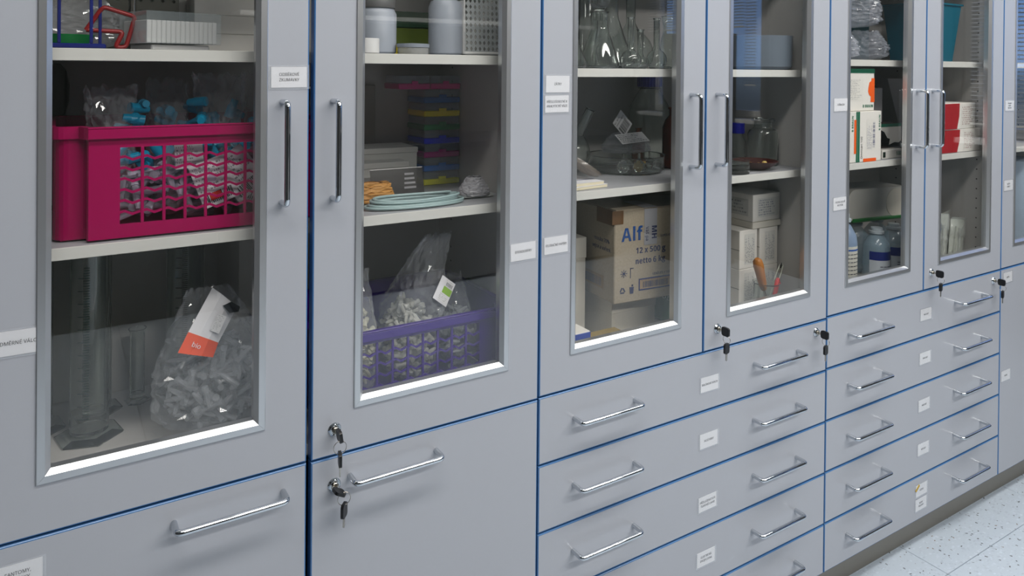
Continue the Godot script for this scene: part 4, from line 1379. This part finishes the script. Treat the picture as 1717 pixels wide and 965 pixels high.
	for i in 3:
		ware("petri_dish", "clear flat glass dish, %s of three stacked at the shelf edge" % ["lowest", "middle", "topmost"][i], "petri dish", V(0.640, y + i * 0.0108, -0.090), [Vector2(0.041, 0), Vector2(0.043, 0.001), Vector2(0.043, 0.0102)], "stacked glass dishes", 0.0014, 40)


func contents_three_lower():
	var y := FLOOR_IN + 0.0006
	var brown := grained(Color(0.58, 0.535, 0.455), 0.05, 9.0, 14, 0.8)
	var wc := mat(Color(0.80, 0.785, 0.74), 0.7)
	# tall white carton with a lid at the left
	carton("tall_white_box", "tall cream cardboard box with a lid left of the noodle carton", V(0.1335, y, -0.172), V(0.225, 0.232, 0.19), wc, 0.0, "", 0.048)
	# white tub that carries the noodle carton
	var st := carton("white_container", "low white lidded container under the noodle carton", V(0.347, y, -0.118), V(0.132, 0.098, 0.20), grained(Color(0.78, 0.76, 0.70), 0.03, 14.0, 15, 0.6), 0.0, "", 0.036)
	# noodle carton
	var s := V(0.305, 0.207, 0.235)
	var al := thing("noodle_carton", "brown cardboard noodle carton with blue print and grey tape", "carton", V(0.2545, y + 0.0992, -0.080), -5.0)
	var bx := mb()
	bx.box(V(s.x / 2, s.y / 2, -s.z / 2), s, 0.002)
	part("body", bx.done(), brown, al)
	part("top_flap", mb().box(V(s.x / 2, s.y + 0.0012, -s.z * 0.26), V(s.x - 0.01, 0.002, s.z * 0.5)).box(V(s.x / 2, s.y + 0.0012, -s.z * 0.76), V(s.x - 0.01, 0.002, s.z * 0.46)).done(), brown, al)
	var blue := mat(Color(0.035, 0.13, 0.36), 0.7)
	var navy := mat(Color(0.04, 0.10, 0.28), 0.7)
	lettering("Alf", 0.030, mat(Color(0.0, 0.24, 0.48), 0.6), al, rot(0, V(0.047, 0.152, 0.0003)), 0.058, true)
	lettering("12 x 500 g", 0.0138, navy, al, rot(0, V(0.100, 0.114, 0.0003)), 0.083, true)
	lettering("netto 6 kg", 0.0138, navy, al, rot(0, V(0.099, 0.090, 0.0003)), 0.083, true)
	var tape := part("tape", mb().box(V(0.099, 0.166, 0.0006), V(0.036, 0.082, 0.0005)).box(V(0.099, s.y + 0.003, -0.04), V(0.036, 0.0008, 0.08)).done(), mat(Color(0.56, 0.56, 0.57), 0.35), al)
	lettering("MH", 0.014, mat(Color(0.06, 0.10, 0.28), 0.6), tape, Transform3D(Basis(V(0, 0, 1), -PI / 2), V(0.109, 0.153, 0.001)), 0.035, true)
	lettering("Váš pa", 0.008, mat(Color(0.06, 0.10, 0.28), 0.6), tape, Transform3D(Basis(V(0, 0, 1), -PI / 2), V(0.089, 0.150, 0.001)), 0.034)
	print_on(al, "barcode", V(0.114, 0.0365, 0.0004), 0.088, 0.021, print_mat(31, Color(0.55, 0.46, 0.34), Color(0.04, 0.11, 0.30), 256, 64, 1, 0.78))
	part("barcode_border", mb().box(V(0.114, 0.0485, 0.0006), V(0.094, 0.003, 0.0004)).box(V(0.114, 0.0245, 0.0006), V(0.094, 0.003, 0.0004)).box(V(0.0685, 0.0365, 0.0006), V(0.003, 0.027, 0.0004)).box(V(0.1595, 0.0365, 0.0006), V(0.003, 0.027, 0.0004)).done(), blue, al)
	lettering("SUPER KVALITA", 0.006, navy, al, rot(0, V(0.152, 0.142, 0.0003)), 0.05)
	lettering("UDRŽUJTE V SUCHU", 0.0055, navy, al, rot(0, V(0.136, 0.057, 0.0003)), 0.06)
	# recycling, bin, sun and umbrella marks as printed line drawings
	var ic := mb()
	for k in 3:
		var a := TAU * k / 3.0 + PI / 2
		var p0 := V(cos(a), sin(a), 0) * 0.009
		var p1 := V(cos(a + TAU / 3), sin(a + TAU / 3), 0) * 0.009
		var q0 := p0.lerp(p1, 0.14)
		var q1 := p0.lerp(p1, 0.80)
		var mid := (q0 + q1) / 2
		ic.at(Transform3D(Basis(V(0, 0, 1), (q1 - q0).angle_to(V(1, 0, 0)) * signf((q1 - q0).y if absf((q1 - q0).y) > 1e-5 else 1.0)), V(0.0225, 0.028, 0.0005) + mid)).box(V(0, 0, 0), V((q1 - q0).length(), 0.003, 0.0004))
	ic.at(Transform3D(Basis(), V(0.0475, 0.030, 0.0005))).prism(PackedVector2Array([Vector2(-0.006, 0.004), Vector2(-0.0045, -0.011), Vector2(0.0045, -0.011), Vector2(0.006, 0.004)]), -0.0002, 0.0002)
	ic.box(V(0.002, 0.0075, 0), V(0.004, 0.004, 0.0004))
	for k in 8:
		var a := TAU * k / 8.0
		ic.at(Transform3D(Basis(V(0, 0, 1), a), V(0.026, 0.066, 0.0005))).box(V(0.0065, 0, 0), V(0.005, 0.0014, 0.0004))
	ic.at(Transform3D(Basis(), V(0.026, 0.066, 0.0005))).prism(round_rect(0.006, 0.006, 0.0029), -0.0002, 0.0002)
	ic.box(V(0.018, -0.001, 0), V(0.0016, 0.022, 0.0004))
	ic.box(V(0.022, 0.010, 0), V(0.010, 0.0016, 0.0004))
	part("printed_mark", ic.done(), navy, al)
	# marks on its left side
	print_on(al, "barcode", V(-0.0012, 0.040, -0.085), 0.09, 0.030, print_mat(33, Color(0.52, 0.44, 0.32), Color(0.04, 0.11, 0.30), 256, 64, 1, 0.78), true)
	for k in 2:
		var t := lettering(["mouka 70%", "vejce a vaření."][k], 0.0085, navy, al, Transform3D(Basis(V(0, 1, 0), -PI / 2), V(-0.0003, 0.135 - 0.018 * k, -0.05)), 0.075)
	part("torn_tape", mb().box(V(0.008, s.y - 0.014, 0.0008), V(0.030, 0.030, 0.0006)).box(V(-0.0008, s.y - 0.016, -0.035), V(0.0006, 0.034, 0.07)).done(), mat(Color(0.36, 0.25, 0.13), 0.3), al)
	# small cartons at the left front
	var sb := carton("blue_edged_box", "small white box with a blue front edge at the door frame", V(0.146, y, -0.062), V(0.058, 0.062, 0.05), M.card)
	part("blue_front", mb().box(V(0, 0.030, 0.0006), V(0.058, 0.060, 0.0008)).done(), mat(Color(0.02, 0.22, 0.62), 0.5), sb)
	var ob := carton("open_carton", "small open white carton standing behind the blue-edged box", V(0.110, y, -0.118), V(0.058, 0.100, 0.035), M.card)
	part("flap", mb().at(rot(-50, V(0.0, 0.113, 0.0), V(1, 0, 0))).box(V(0, 0.014, 0), V(0.05, 0.028, 0.001)).done(), mat(Color(0.34, 0.28, 0.18), 0.8), ob)
	carton("yellow_folder", "flat yellow box with a dark band lying before the white container", V(0.236, y, -0.062), V(0.095, 0.036, 0.05), mat(Color(0.52, 0.44, 0.20), 0.7))
	var can := thing("green_can", "green drinks can with pale lettering standing under the noodle carton", "can", V(0.502, y, -0.178))
	part("body", mb().lathe([Vector2(0, 0.002), Vector2(0.024, 0), Vector2(0.033, 0.008), Vector2(0.033, 0.083), Vector2(0.027, 0.092), Vector2(0, 0.090)], 36).done(), mat(Color(0.02, 0.42, 0.16), 0.3), can)
	lettering("ugu", 0.015, mat(Color(0.55, 0.68, 0.58), 0.5), can, Transform3D(Basis(V(0, 1, 0), deg_to_rad(-28)), V(-0.0152, 0.066, 0.0292)), 0.04)
	# right-hand half: stacked white cartons
	var names := ["white carton with fine print, lower left of the stack", "white carton with fine print, lower right of the stack", "white carton with fine print, middle left of the stack", "white carton with fine print, middle right of the stack"]
	var pm := print_mat(55, Color(0.80, 0.80, 0.78), Color(0.22, 0.24, 0.32), 128, 80, 9)
	for i in 4:
		var w: float = 0.068 if i % 2 == 0 else 0.072
		var o := carton("white_carton", names[i], V(0.7525 if i % 2 == 0 else 0.8325, y + (0.0 if i < 2 else 0.1012), -0.130), V(w, 0.1005, 0.125), M.card, 0.0, "stacked white cartons")
		print_on(o, "print", V(0.004, 0.050, 0.0003), 0.080, 0.040, pm, false, 90.0)
		part("seam", mb().box(V(-w / 2 - 0.0004, 0.050, -0.06), V(0.0006, 0.0012, 0.12)).done(), mat(Color(0.45, 0.45, 0.44), 0.8), o)
	carton("flat_lid_box", "flat cream box lid lying across the stacked white cartons", V(0.8225, y + 0.2024, -0.128), V(0.112, 0.017, 0.13), wc)
	var tb := carton("white_carton", "white carton with printed front, topmost of the stack", V(0.8225, y + 0.2200, -0.130), V(0.108, 0.072, 0.125), M.card, 0.0, "stacked white cartons")
	print_on(tb, "print", V(0.006, 0.036, 0.0003), 0.084, 0.050, print_mat(56, Color(0.80, 0.80, 0.78), Color(0.16, 0.20, 0.34), 160, 96, 7))
	print_on(tb, "side_print", V(-0.0548, 0.036, -0.05), 0.07, 0.045, print_mat(57, Color(0.74, 0.74, 0.72), Color(0.16, 0.18, 0.24), 96, 96, 4), true, 0.0)
	# beaker with tools
	ware("beaker", "tall clear beaker holding tools before the white cartons", "beaker", V(0.766, y, -0.082), [Vector2(0.029, 0), Vector2(0.032, 0.004), Vector2(0.032, 0.072), Vector2(0.035, 0.076)])
	var hd := thing("wooden_tool", "tool with a thick turned wooden handle leaning in the beaker", "tool", V(0.770, y + 0.006, -0.080))
	hd.rotation_degrees = V(3, 0, 21)
	part("handle", mb().lathe([Vector2(0, 0.058), Vector2(0.007, 0.058), Vector2(0.0085, 0.064), Vector2(0.0105, 0.075), Vector2(0.0118, 0.108), Vector2(0.0132, 0.128), Vector2(0.0112, 0.142), Vector2(0.006, 0.148), Vector2(0, 0.149)], 24).done(), grained(Color(0.66, 0.40, 0.12), 0.08, 20.0, 17, 0.4), hd)
	part("shaft", mb().tube([V(0, 0.002, 0), V(0, 0.06, 0)], 0.003, 10).done(), M.steel, hd)
	var br := thing("red_brush", "red-handled brush with a dark tip leaning right in the beaker", "brush", V(0.772, y + 0.006, -0.072))
	br.rotation_degrees = V(0, 0, -19)
	part("handle", mb().lathe([Vector2(0, 0.020), Vector2(0.004, 0.020), Vector2(0.0055, 0.03), Vector2(0.006, 0.075), Vector2(0.0035, 0.082), Vector2(0, 0.083)], 16).done(), mat(Color(0.75, 0.07, 0.03), 0.4), br)
	part("ferrule", mb().tube([V(0, 0.083, 0), V(0, 0.108, 0)], 0.0016, 8).done(), M.steel, br)
	part("bristles", mb().lathe([Vector2(0, 0.107), Vector2(0.0022, 0.108), Vector2(0.0034, 0.115), Vector2(0, 0.124)], 10).done(), M.black, br)
	var lp := thing("plastic_loop", "pale translucent plastic loop standing in the beaker", "loop", V(0.778, y + 0.006, -0.088))
	lp.rotation_degrees = V(0, 0, -27)
	part("band", mb().tube(bent([V(-0.003, 0.0, 0), V(-0.008, 0.09, 0), V(-0.004, 0.118, 0), V(0.008, 0.118, 0), V(0.010, 0.09, 0), V(0.004, 0.0, 0)], 0.006, 4), 0.0019, 8).done(), frosted(Color(0.78, 0.80, 0.74), 0.5), lp)
	single("pink_glove", bag_mesh(64, 0.045, 0.115, 0.02, 0.6, 0.10), mat(Color(0.50, 0.30, 0.33), 0.7), "pinkish rubber glove standing behind the topmost white carton", "glove", V(0.845, y + 0.2200, -0.31))
	carton("white_carton", "white carton at the back, under the pinkish glove", V(0.820, y, -0.262), V(0.11, 0.218, 0.125), M.card, 0.0, "stacked white cartons")
	var cl := thing("wire_clip", "small dark metal clip lying by the right side panel", "clip", V(0.862, y, -0.085))
	part("wire", mb().tube(bent([V(-0.010, 0.002, 0), V(-0.010, 0.018, -0.008), V(0.010, 0.018, -0.008), V(0.010, 0.002, 0), V(-0.004, 0.002, 0.006)], 0.003, 3), 0.0014, 6).done(), M.steel, cl)


# ---------------------------------------------------------------- cabinet three: medical supplies
func medical(label: String, at: Vector3, s: Vector3, turn := 0.0) -> Node3D:
	return carton("medical_carton", label, at, s, M.card, turn, "white medical cartons")


func contents_four():
	var y2: float = SH2[2] + 0.0006
	var y: float = SH1[2] + 0.0006
	var y0 := FLOOR_IN + 0.0006
	var green := mat(Color(0.0, 0.40, 0.28), 0.5)
	var orange := mat(Color(0.92, 0.36, 0.04), 0.5)
	var fine := Color(0.30, 0.31, 0.33)
	var ground := Color(0.85, 0.84, 0.81)
	# upper shelf: bags of film on the left
	var bag2 := film(Color(0.86, 0.88, 0.92), 0.20, 0.10)
	var nm := ["crumpled clear plastic bag, lower left of the heap", "crumpled clear plastic bag, lower right of the heap", "crumpled clear plastic bag, on top of the heap"]
	for i in 3:
		single("plastic_bag", bag_mesh(201 + i * 7, [0.115, 0.115, 0.19][i], [0.085, 0.085, 0.13][i], [0.12, 0.12, 0.13][i], 0.55, 0.13, Vector2.ZERO, 0.5, 44, 28, false), bag2, nm[i], "bag", V([1.105, 1.250, 1.180][i], y2 + [0.0, 0.0, 0.092][i], -0.13), 0.0, "heap of clear plastic bags")
	var teal := mat(Color(0.02, 0.27, 0.30), 0.5)
	carton("teal_box", "dark teal box standing behind the heap of clear bags", V(1.30, y2, -0.24), V(0.30, 0.22, 0.12), teal)
	# upper shelf right: tapered teal bin
	var tb := thing("teal_bin", "tapered teal plastic bin at the left of the upper shelf", "bin", V(1.595, y2, -0.15))
	var p := mb()
	var a := [V(-0.075, 0, 0.06), V(0.070, 0, 0.06), V(0.070, 0, -0.06), V(-0.075, 0, -0.06)]
	var b := [V(-0.095, 0.18, 0.075), V(0.092, 0.18, 0.075), V(0.092, 0.18, -0.075), V(-0.095, 0.18, -0.075)]
	for i in 4:
		p.out([a[i], a[(i + 1) % 4], b[(i + 1) % 4], b[i]], V(0, 0.09, 0))
		p.out([a[i] * V(0.96, 1, 0.96) + V(0, 0.002, 0), a[(i + 1) % 4] * V(0.96, 1, 0.96) + V(0, 0.002, 0), b[(i + 1) % 4] * V(0.97, 1, 0.97), b[i] * V(0.97, 1, 0.97)], V(0, 0.09, 0))
	p.out(a.duplicate(), V(0, 0.1, 0))
	part("shell", p.done(), mat(Color(0.0, 0.36, 0.44), 0.4), tb)
	part("rim", mb().box(V(-0.002, 0.181, 0.077), V(0.196, 0.006, 0.006), 0.001).box(V(-0.002, 0.181, -0.077), V(0.196, 0.006, 0.006), 0.001).box(V(-0.098, 0.181, 0), V(0.006, 0.006, 0.16), 0.001).box(V(0.094, 0.181, 0), V(0.006, 0.006, 0.16), 0.001).done(), mat(Color(0.0, 0.36, 0.44), 0.4), tb)
	# middle shelf left: cartons
	var l1 := medical("white medical carton lying with a green top edge and orange emblem, on the standing ones", V(1.122, y + 0.1425, -0.060), V(0.140, 0.119, 0.075))
	l1.set_meta("label", "white medical carton with an orange emblem, on top of the two others")
	part("green_edge", mb().box(V(0, 0.1125, 0.0006), V(0.140, 0.012, 0.0008)).done(), green, l1)
	print_on(l1, "print", V(-0.020, 0.060, 0.0003), 0.075, 0.062, print_mat(300, ground, fine, 128, 96, 12))
	part("orange_emblem", mb().at(Transform3D(Basis(), V(0.058, 0.058, 0.0006))).prism(PackedVector2Array([Vector2(0.012, 0.034), Vector2(-0.002, 0.034), Vector2(-0.003, 0.026), Vector2(-0.012, 0.022), Vector2(-0.016, 0.008), Vector2(-0.018, -0.004), Vector2(-0.012, -0.014), Vector2(-0.005, -0.018), Vector2(-0.006, -0.034), Vector2(0.012, -0.034)]), -0.0003, 0.0003).done(), orange, l1)
	lettering("B BRAUN", 0.0082, green, l1, rot(0, V(0.040, 0.013, 0.0003)), 0.048, true)
	var l2 := medical("white medical carton seen end on, left of the two standing ones", V(1.068, y, -0.050), V(0.062, 0.1415, 0.09))
	part("green_edge", mb().box(V(0.028, 0.071, 0.0006), V(0.006, 0.1405, 0.0008)).done(), green, l2)
	part("orange_field", mb().box(V(0.0205, 0.072, 0.0006), V(0.009, 0.094, 0.0008)).done(), orange, l2)
	lettering("B BRAUN", 0.0075, green, l2, Transform3D(Basis(V(0, 0, 1), PI / 2), V(0.009, 0.108, 0.0003)), 0.05, true)
	var l3 := medical("white medical carton with green and orange corner stripes, right standing one", V(1.157, y, -0.050), V(0.1105, 0.1415, 0.09))
	part("green_edge", mb().box(V(-0.0515, 0.071, 0.0006), V(0.0075, 0.1405, 0.0008)).done(), green, l3)
	part("orange_field", mb().box(V(0.000, 0.0045, 0.0006), V(0.060, 0.009, 0.0008)).done(), orange, l3)
	lettering("Omnican 100", 0.0075, M.ink, l3, Transform3D(Basis(V(0, 0, 1), PI / 2), V(-0.038, 0.040, 0.0003)), 0.062)
	lettering("B BRAUN", 0.0075, green, l3, Transform3D(Basis(V(0, 0, 1), PI / 2), V(0.047, 0.108, 0.0003)), 0.052, true)
	print_on(l3, "print", V(0.006, 0.075, 0.0003), 0.090, 0.042, print_mat(302, ground, Color(0.25, 0.27, 0.40), 160, 80, 6, 0.3), false, 90.0)
	var sm := carton("small_carton", "small white carton with green lettering under the torn carton", V(1.292, y, -0.062), V(0.104, 0.0255, 0.14), M.card)
	lettering("100", 0.011, green, sm, rot(0, V(0.028, 0.013, 0.0003)), 0.04)
	part("dark_end", mb().box(V(-0.044, 0.012, 0.0006), V(0.012, 0.016, 0.0006)).done(), mat(Color(0.02, 0.12, 0.05), 0.5), sm)
	var tc := thing("torn_carton", "torn white and green carton with a dark ragged opening", "carton", V(1.318, y + 0.0262, -0.092))
	var w := 0.128
	var hh := 0.072
	var sides := mb().box(V(0, 0.001, -0.06), V(w, 0.002, 0.12)).box(V(0, hh - 0.001, -0.06), V(w, 0.002, 0.12)).box(V(-w / 2 + 0.001, hh / 2, -0.06), V(0.002, hh, 0.12)).box(V(w / 2 - 0.001, hh / 2, -0.06), V(0.002, hh, 0.12)).box(V(0, hh / 2, -0.119), V(w, hh, 0.002))
	part("body", sides.done(), mat(Color(0.17, 0.12, 0.09), 0.9), tc)
	part("ragged_front", mb().prism(PackedVector2Array([Vector2(-0.064, 0.0625), Vector2(-0.064, 0.052), Vector2(-0.045, 0.056), Vector2(-0.022, 0.048), Vector2(-0.006, 0.030), Vector2(0.008, 0.026), Vector2(0.004, 0.010), Vector2(0.030, 0.016), Vector2(0.052, 0.014), Vector2(0.064, 0.020), Vector2(0.064, 0.0625)]), 0.0002, 0.0014).done(), M.card, tc)
	part("green_edge", mb().box(V(0, 0.067, 0.0008), V(w, 0.0095, 0.0012)).done(), green, tc)
	var pr := thing("paper_roll", "upright white paper roll standing on the torn carton", "roll", V(1.345, y + 0.0988, -0.170))
	part("roll", mb().lathe([Vector2(0.010, 0), Vector2(0.034, 0), Vector2(0.035, 0.001), Vector2(0.035, 0.103), Vector2(0.034, 0.104), Vector2(0.010, 0.104), Vector2(0.010, 0)], 40).done(), mat(Color(0.72, 0.71, 0.71), 0.8), pr)
	part("dark_wrap", mb().lathe([Vector2(0.011, 0.1045), Vector2(0.026, 0.1055), Vector2(0.018, 0.113), Vector2(0.011, 0.1045)], 16).done(), mat(Color(0.14, 0.09, 0.08), 0.7), pr)
	part("barcode", mb().at(rot(-32, V(0, 0.012, 0))).box(V(0, 0, 0.0352), V(0.020, 0.013, 0.0006)).done(), mat(Color(0.12, 0.12, 0.13), 0.7), pr)
	# bottom: infusion bottles and a pack of paper towels
	var liquid := film(Color(0.62, 0.72, 0.78), 0.42, 0.16)
	var bblue := mat(Color(0.02, 0.10, 0.42), 0.5)
	var places := [[1.097, -0.088, 0.037, 0.222, 0], [1.285, -0.105, 0.038, 0.158, 1], [1.385, -0.112, 0.038, 0.158, 1], [1.335, -0.205, 0.038, 0.158, 2], [1.235, -0.205, 0.038, 0.158, 2], [1.445, -0.205, 0.038, 0.158, 2]]
	var blab := ["tall milky bottle with a long white printed label at the door frame", "clear bottle with a blue and white label, left front", "clear bottle with a blue and white label, right front", "clear capped bottle in the back row, middle one", "clear capped bottle in the back row, left one", "clear capped bottle in the back row, right one"]
	for i in places.size():
		var q: Array = places[i]
		var r: float = q[2]
		var h: float = q[3]
		var o := thing("infusion_bottle", blab[i], "bottle", V(q[0], y0, q[1]), 0, "clear bottles in the bottom of the medical cabinet")
		part("body", mb().lathe([Vector2(0, 0.002), Vector2(r * 0.9, 0), Vector2(r, 0.006), Vector2(r, h * 0.62), Vector2(r * 0.93, h * 0.72), Vector2(r * 0.55, h * 0.84), Vector2(r * 0.38, h * 0.87), Vector2(r * 0.38, h * 0.90)], 32).done(), liquid if i > 0 else frosted(Color(0.50, 0.58, 0.68), 0.5, 0.3), o)
		part("cap", mb().lathe([Vector2(0, h * 0.89), Vector2(r * 0.55, h * 0.89), Vector2(r * 0.56, h * 0.93), Vector2(r * 0.44, h * 0.94), Vector2(r * 0.42, h * 0.995), Vector2(0, h)], 24).done(), frosted(Color(0.66, 0.70, 0.72), 0.4), o)
		if q[4] < 2:
			# wrapped label: a strip of wall round the front
			var strip := mb()
			var top := mb()
			strip.smooth(1)
			top.smooth(1)
			var l0 := h * (0.05 if i == 0 else 0.04)
			var l1y := h * (0.60 if i == 0 else 0.42)
			var l2y := h * (0.60 if i == 0 else 0.58)
			for k in 12:
				var t0 := PI * (0.02 + 0.96 * k / 12.0)
				var t1 := PI * (0.02 + 0.96 * (k + 1) / 12.0)
				var rr := r + 0.0005
				strip.quad(V(cos(t1) * rr, l0, sin(t1) * rr), V(cos(t0) * rr, l0, sin(t0) * rr), V(cos(t0) * rr, l1y, sin(t0) * rr), V(cos(t1) * rr, l1y, sin(t1) * rr))
				if l2y > l1y:
					top.quad(V(cos(t1) * rr, l1y, sin(t1) * rr), V(cos(t0) * rr, l1y, sin(t0) * rr), V(cos(t0) * rr, l2y, sin(t0) * rr), V(cos(t1) * rr, l2y, sin(t1) * rr))
			part("label", strip.done(), mat(Color(0.74, 0.74, 0.70) if i == 0 else Color(0.72, 0.75, 0.78), 0.6), o)
			if l2y > l1y:
				part("blue_label", top.done(), bblue, o)
			else:
				part("blue_band", mb().lathe([Vector2(r + 0.0008, h * 0.545), Vector2(r + 0.0008, h * 0.565)], 32).done(), mat(Color(0.10, 0.30, 0.60), 0.5), o)
			# printed lines, each a short raised strip on the curve
			for k in (9 if i == 0 else 5):
				var yy := lerpf(l0 + 0.012, l1y - 0.012, k / (9.0 if i == 0 else 5.0))
				var ln := mb()
				for j in 5:
					var t0 := PI * (0.30 + 0.09 * j)
					var t1 := PI * (0.30 + 0.09 * (j + 0.8))
					var rr := r + 0.0009
					ln.quad(V(cos(t1) * rr, yy, sin(t1) * rr), V(cos(t0) * rr, yy, sin(t0) * rr), V(cos(t0) * rr, yy + 0.0022, sin(t0) * rr), V(cos(t1) * rr, yy + 0.0022, sin(t1) * rr))
				part("print_line", ln.done(), mat(Color(0.16, 0.18, 0.24), 0.7), o)
	var tw := thing("towel_pack", "white folded paper towels in a green-edged wrapper lying on the bottles", "paper towels", V(1.385, y0 + 0.1590, -0.205))
	tw.rotation_degrees.y = -8
	part("towels", mb().prism(round_rect(0.27, 0.098, 0.030, 5), -0.055, 0.055, true).done(), mat(Color(0.74, 0.73, 0.69), 0.85), tw)
	tw.get_child(0).position = V(0, 0.053, 0)
	part("green_wrap", mb().box(V(0, 0.0075, 0), V(0.240, 0.014, 0.116), 0.004).done(), mat(Color(0.0, 0.40, 0.10), 0.4), tw)
	part("end_face", mb().at(Transform3D(Basis(), V(0.075, 0.053, 0.0556))).prism(round_rect(0.10, 0.088, 0.042, 6), -0.0006, 0.0006).done(), mat(Color(0.80, 0.78, 0.72), 0.9), tw)
	# middle shelf right: glove boxes and loose sheets
	var red := mat(Color(0.62, 0.015, 0.07), 0.5)
	var gl := ["red and white glove box, lower of two stacked", "opened red and white glove box, upper of two stacked"]
	for i in 2:
		var wv: float = [0.240, 0.225][i]
		var g := carton("glove_box", gl[i], V([1.648, 1.637][i], y + i * 0.0735, -0.052), V(wv, [0.0725, 0.082][i], 0.115), M.card, [0.0, 3.0][i], "stacked glove boxes", 0.0)
		var hh2: float = [0.0725, 0.082][i]
		part("red_end", mb().at(Transform3D(Basis(), V(-wv / 2, 0, 0.0006))).prism(PackedVector2Array([Vector2(0, 0.001), Vector2(0.098, 0.001), Vector2(0.112, hh2 * 0.5), Vector2(0.114, hh2 - 0.001), Vector2(0, hh2 - 0.001)]), -0.0003, 0.0003).done(), red, g)
		print_on(g, "print", V(0.060, hh2 * 0.5, 0.0003), 0.088, hh2 * 0.82, print_mat(310 + i, ground, Color(0.36, 0.06, 0.08), 128, 80, 9))
		if i == 1:
			part("raised_flap", mb().at(rot(-24, V(0, hh2 + 0.0005, -0.092), V(1, 0, 0))).box(V(-0.012, 0.036, 0), V(wv - 0.07, 0.072, 0.0015)).done(), M.card, g)
	var sh := thing("paper_sheet", "loose white sheet leaning behind the red glove boxes", "paper", V(1.685, y + 0.003, -0.205))
	sh.rotation_degrees = V(-16, -6, 0)
	part("sheet", mb().box(V(0, 0.1175, 0), V(0.15, 0.235, 0.0012)).done(), mat(Color(0.84, 0.84, 0.86), 0.8), sh)
	# bottom right: packed syringes
	var names := ["clear syringe pouch, tallest one at the left door frame", "clear pouch with a blue printed field, second from the left", "clear syringe pouch with blue print, third from the left", "clear pouch of white parts, fourth from the left", "clear pouch with a teal stripe at the right"]
	var pmat := film(Color(0.80, 0.82, 0.80), 0.30, 0.14)
	for i in 5:
		var o := thing("syringe_pouch", names[i], "pouch", V([1.545, 1.592, 1.640, 1.690, 1.732][i], y0 + 0.008, [-0.135, -0.085, -0.135, -0.085, -0.135][i]), [8.0, -6.0, 4.0, -8.0, 3.0][i], "clear syringe pouches")
		o.rotation_degrees.z = [2.0, -5.0, 4.0, -6.0, 6.0][i]
		var ph: float = [0.20, 0.162, 0.155, 0.142, 0.152][i]
		part("film", pouch_mesh(400 + i, 0.072, ph), pmat, o)
		part("backing", mb().box(V(0, ph / 2, -0.0035), V(0.066, ph - 0.012, 0.0006)).done(), mat(Color(0.78, 0.80, 0.76), 0.8), o)
		var c: Color = [Color(0.45, 0.48, 0.40), Color(0.08, 0.20, 0.42), Color(0.10, 0.25, 0.48), Color(0.66, 0.68, 0.64), Color(0.05, 0.34, 0.36)][i]
		part("syringe", mb().tube([V(-0.012, 0.015, 0), V(-0.006, ph - 0.03, 0)], 0.004, 10).done(), frosted(c, 0.3), o)
		part("syringe", mb().tube([V(0.014, 0.015, 0), V(0.010, ph - 0.035, 0)], 0.004, 10).done(), frosted(Color(0.70, 0.72, 0.70), 0.4), o)
	# farthest cabinet: white canister near the pane
	var cn := thing("white_canister", "tall pale blue-white canister behind the farthest pane", "canister", V(2.235, y0, -0.135))
	part("body", mb().lathe([Vector2(0, 0), Vector2(0.085, 0), Vector2(0.092, 0.008), Vector2(0.092, 0.265), Vector2(0.075, 0.30), Vector2(0.03, 0.315), Vector2(0, 0.315)], 44).done(), frosted(Color(0.66, 0.74, 0.82), 0.4), cn)
	part("cap", mb().lathe([Vector2(0, 0.3152), Vector2(0.028, 0.3152), Vector2(0.028, 0.337), Vector2(0, 0.338)], 28).done(), M.white, cn)
